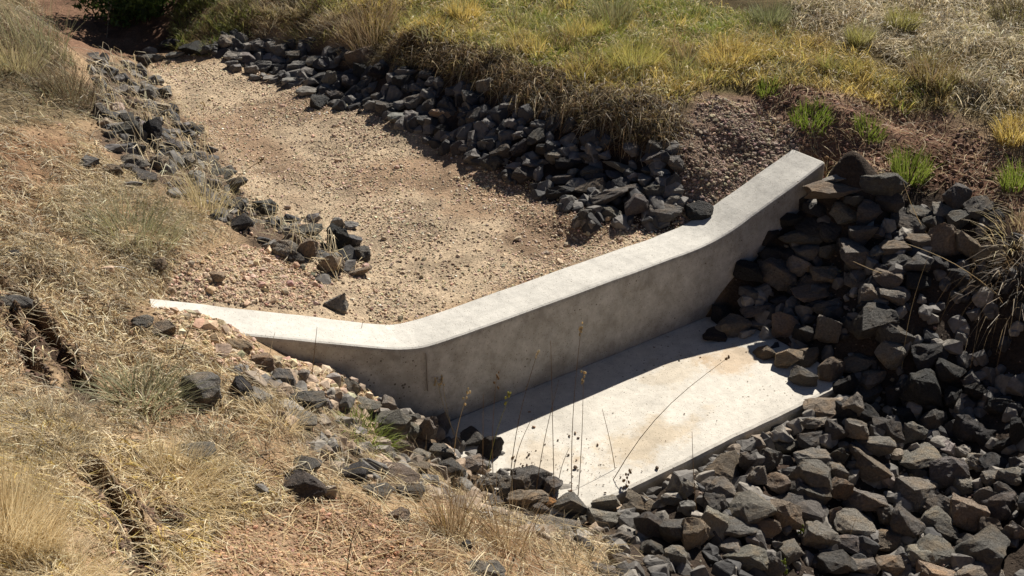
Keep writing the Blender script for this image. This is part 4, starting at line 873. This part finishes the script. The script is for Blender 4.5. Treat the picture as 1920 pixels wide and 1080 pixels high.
for k_, (x_, y_, h_, r_, mix_, lb_) in enumerate([(1095, 70, 45, 34, {'gold': 4, 'olive': 2}, 'golden tussock in the meadow above the middle of the far edging'),
    (1190, 120, 60, 44, {'gold': 3, 'olive': 3, 'brown': 1}, 'largest golden tussock in the meadow centre'), (870, 30, 40, 28, {'gold': 5, 'straw': 1}, 'small bright gold tussock near the top of the meadow'),
    (1150, 45, 70, 34, {'olive': 3, 'brown': 2, 'sage': 2}, 'tall dark olive tussock near the top centre'), (1445, 45, 50, 30, {'sage': 4, 'green': 2}, 'grey green tussock at the top of the meadow right of centre'),
    (1750, 150, 55, 40, {'olive': 4, 'green': 1, 'brown': 2}, 'green tussock in the dry field at right'), (1690, 50, 45, 26, {'olive': 3, 'grey': 2, 'brown': 2}, 'olive tussock in the pale dry field'),
    (1900, 45, 60, 40, {'dark': 3, 'olive': 2}, 'dark tussock at the top right corner'), (1610, 85, 50, 18, {'brown': 2, 'olive': 2, 'grey': 2}, 'thin brown tussock at the edge of the dry field'),
    (1905, 255, 45, 34, {'gold': 3, 'brown': 2, 'olive': 1}, 'golden tussock at the right edge above the bare soil'), (1370, 110, 40, 50, {'gold': 4, 'brown': 2, 'olive': 2}, 'orange gold tussock above the green strip')]):
    tuft(lb_, x_, y_, h_, r_, 420, mix_, 40 + k_, .4, .5, .0042, group='tussocks in the meadow')

# single flowering stalks
def stalk(label, base, tip, mix, seed, bow=.05, head=None, thick=.002, group='thin grass stalks before the weir', z=None):
    r = np.random.default_rng(seed)
    b0 = hit(np.array([base[0]]), np.array([base[1]]), ground_fast)[0] if z is None else atz(base[0], base[1], z)
    dep = float((b0 - CAM) @ _F); t0 = CAM + ray(tip[0], tip[1]) * dep + _fw * r.uniform(-.05, .05)
    root = link('grass_stalk', None, label=label, cat='grass stalk', group=group); root.location = b0
    ax_ = t0 - b0; side = np.cross(ax_, _F); side /= np.linalg.norm(side)
    ts = np.linspace(0, 1, 9); P = np.array([ax_ * t + side * bow * math.sin(math.pi * t) * np.linalg.norm(ax_) for t in ts])
    V, T = [], []
    for i, p in enumerate(P):
        rad = thick * (1 - .55 * ts[i])
        for k in range(4):
            a = k * math.pi / 2; V.append(p + side * rad * math.cos(a) + np.cross(side, ax_ / np.linalg.norm(ax_)) * rad * math.sin(a))
        if i:
            for k in range(4):
                a0, a1 = (i - 1) * 4 + k, (i - 1) * 4 + (k + 1) % 4
                T += [(a0, a1, a1 + 4), (a0, a1 + 4, a0 + 4)]
    cl = np.array(PAL[mix]) * r.uniform(.8, 1.1)
    link('stem', mesh_np('stem', np.array(V), np.array(T), np.tile(cl, (len(V), 1))), M_grass, root)
    if head:
        hl, nb, hc = head; d = P[-1] - P[-2]; d /= np.linalg.norm(d)
        VV, TT, CC = [], [], []; k = 0
        for j in range(nb):
            c = P[-1] + d * hl * (j / nb - .6) + r.normal(0, hl * .09, 3)
            v = ICO * np.array([.0046, .0046, .0075]) * r.uniform(.8, 1.3) + c
            VV.append(v); TT.append(ICOF + k); CC.append(np.tile(np.array(PAL[hc]) * r.uniform(.7, 1.2), (12, 1))); k += 12
        link('seed_head', mesh_np('seed_head', np.vstack(VV), np.vstack(TT), np.vstack(CC)), M_grass, root)
for k_, (lb_, b_, t_, mx_, bow_, hd_) in enumerate([
    ('tall stalk with pale seed head before the wall, highest of all', (1072, 960), (1090, 618), 'brown', .02, (.05, 9, 'straw')),
    ('stalk with pale seed head against the apron shadow edge', (1082, 955), (1095, 715), 'brown', -.01, (.06, 10, 'straw')),
    ('fine stalk with whitish seed head low on the wall', (955, 905), (1008, 657), 'brown', .03, (.03, 5, 'pale')),
    ('bare upright stalk crossing the wall base and shadow', (1040, 965), (1033, 645), 'brown', .0, None),
    ('rusty stalk rising in front of the wall corner', (925, 910), (931, 706), 'brown', .02, (.1, 8, 'brown')),
    ('leftmost forked stalk with tan head by the wall foot', (880, 860), (818, 722), 'straw', .05, (.06, 8, 'straw')),
    ('upright tan-headed stalk beside the forked one', (862, 850), (828, 716), 'straw', .03, (.06, 8, 'straw')),
    ('slanting tan stalk right of the blunt square rock', (850, 870), (877, 733), 'straw', .04, (.07, 8, 'straw')),
    ('stalk with green tinged head leaning in the apron shadow', (915, 880), (956, 752), 'olive', .03, (.06, 9, 'olive')),
    ('dark thin stalk leaning right over the apron corner', (960, 900), (998, 778), 'brown', .05, None),
    ('upright stalk right of the rusty one', (905, 900), (906, 745), 'brown', .0, None),
    ('stalk leaning right across the apron shadow edge', (1000, 960), (1048, 710), 'brown', .02, None),
    ('long arching stalk sweeping over the sunlit apron', (1128, 938), (1366, 672), 'brown', .07, (.03, 5, 'brown')),
    ('short stalk with drooping brown oat head on the apron', (1150, 955), (1178, 898), 'brown', -.05, (.09, 14, 'brown')),
    ('thin stalk with tiny forked top over the apron', (1160, 930), (1128, 757), 'brown', -.02, None),
    ('single upright stalk before the apron front edge', (1306, 960), (1300, 820), 'brown', .01, None),
    ('short curved stalk low over the apron grit', (1045, 935), (1068, 850), 'brown', .06, None),
    ('dark thin stalk in front of the clods at left wing end', (330, 690), (358, 608), 'dark', .02, None),
    ('pale short stalk before the left wing face', (500, 700), (512, 634), 'pale', .02, None),
    ('thin stalk crossing the left wing top', (668, 700), (680, 603), 'brown', .02, None),
    ('thin dark stalk before the left wing face', (585, 705), (592, 622), 'brown', .0, None),
    ('green foxtail stalk standing among the bottom rocks', (1506, 1012), (1497, 980), 'green', .02, (.07, 16, 'green')),
    ('green foxtail stalk at the bottom edge', (1472, 1078), (1469, 1055), 'green', .02, (.06, 14, 'green')),
    ('straw stalk standing across the bottom rocks', (1585, 1040), (1610, 980), 'straw', .02, None),
    ('straw stalk leaning over the rocks in the shaded pile', (1690, 700), (1745, 470), 'straw', .04, None),
    ('long straw stalk lying down the right pile from upper left', (1880, 560), (1690, 455), 'straw', -.06, None),
    ('bent pale stalk from the soil rim into the pile', (1745, 450), (1696, 345), 'straw', .04, None),
    ('straw stalk lying flat over the middle of the pile', (1735, 525), (1600, 490), 'straw', .06, None),
    ('dark upright stalk at the bottom left of the red soil', (650, 1075), (668, 985), 'dark', .03, None),
    ('pale stalk with a head at the top of the channel', (200, 70), (203, 14), 'grey', .0, (.08, 8, 'grey')),
    ('dry stalk arching over the left edging toward the gravel', (285, 290), (232, 180), 'pale', .03, None),
    ('tall dry stalk at left edging against the gravel', (395, 330), (380, 195), 'straw', .02, (.05, 6, 'straw')),
    ('dry leaning stalk at left edging against the gravel', (425, 350), (492, 300), 'brown', .03, (.04, 6, 'brown'))]):
    stalk(lb_, b_, t_, mx_, 200 + k_, bow_, hd_)

# shrubs at the far end of the channel
M_leaf = attr_mat('shrub leaves', .5, .3, .15, 8, 0, .3)
def shrub(label, px, py, h, rad, n, seed):
    r = np.random.default_rng(seed); b0 = hit(np.array([px]), np.array([py]), ground_fast)[0]
    root = link('shrub', None, label=label, cat='shrub', group='shrubs at the far end of the channel'); root.location = b0
    cen = np.column_stack([r.normal(0, rad * .5, 40), r.normal(0, rad * .5, 40), r.uniform(.15, .95, 40) * h])
    c = cen[r.integers(0, 40, n)] + r.normal(0, rad * .16, (n, 3)); c[:, 2] = np.abs(c[:, 2])
    a = r.normal(size=(n, 3)); a /= np.linalg.norm(a, axis=1, keepdims=True); b_ = np.cross(a, r.normal(size=(n, 3))); b_ /= np.linalg.norm(b_, axis=1, keepdims=True)
    L = r.uniform(.02, .045, (n, 1)); W_ = L * .3
    V = np.stack([c - a * L, c + b_ * W_, c + a * L, c - b_ * W_], 1).reshape(-1, 3)
    T = (np.array([(0, 1, 2), (0, 2, 3)])[None] + (np.arange(n) * 4)[:, None, None]).reshape(-1, 3)
    cl = np.repeat(np.array((.10, .15, .035)) * np.exp(r.normal(0, .3, (n, 1))), 4, 0)
    link('foliage', mesh_np('foliage', V, T, cl), M_leaf, root)
    VV, TT = [], []; k = 0
    for j in range(14):
        e = cen[j]; sd_ = np.array((.006, 0, 0)); up_ = np.array((0, .006, 0)); pts_ = [np.zeros(3) + r.normal(0, .03, 3) * (1, 1, 0), e * (.5, .5, .55), e]
        for i_, p in enumerate(pts_):
            q_ = (1 - i_ * .35); VV += [p + sd_ * q_, p + up_ * q_, p - sd_ * q_, p - up_ * q_]
            if i_:
                for m_ in range(4):
                    a0, a1 = k + (i_ - 1) * 4 + m_, k + (i_ - 1) * 4 + (m_ + 1) % 4; TT += [(a0, a1, a1 + 4), (a0, a1 + 4, a0 + 4)]
        k += 12
    link('stem', mesh_np('stem', np.array(VV), np.array(TT), np.tile((.12, .085, .055), (len(VV), 1))), M_leaf, root)
shrub('dark green shrub shading the far end of the channel, left of two', 245, 34, .55, .38, 4200, 401)
shrub('dark green shrub on the far bank, right of two', 350, 2, .8, .42, 4600, 402)
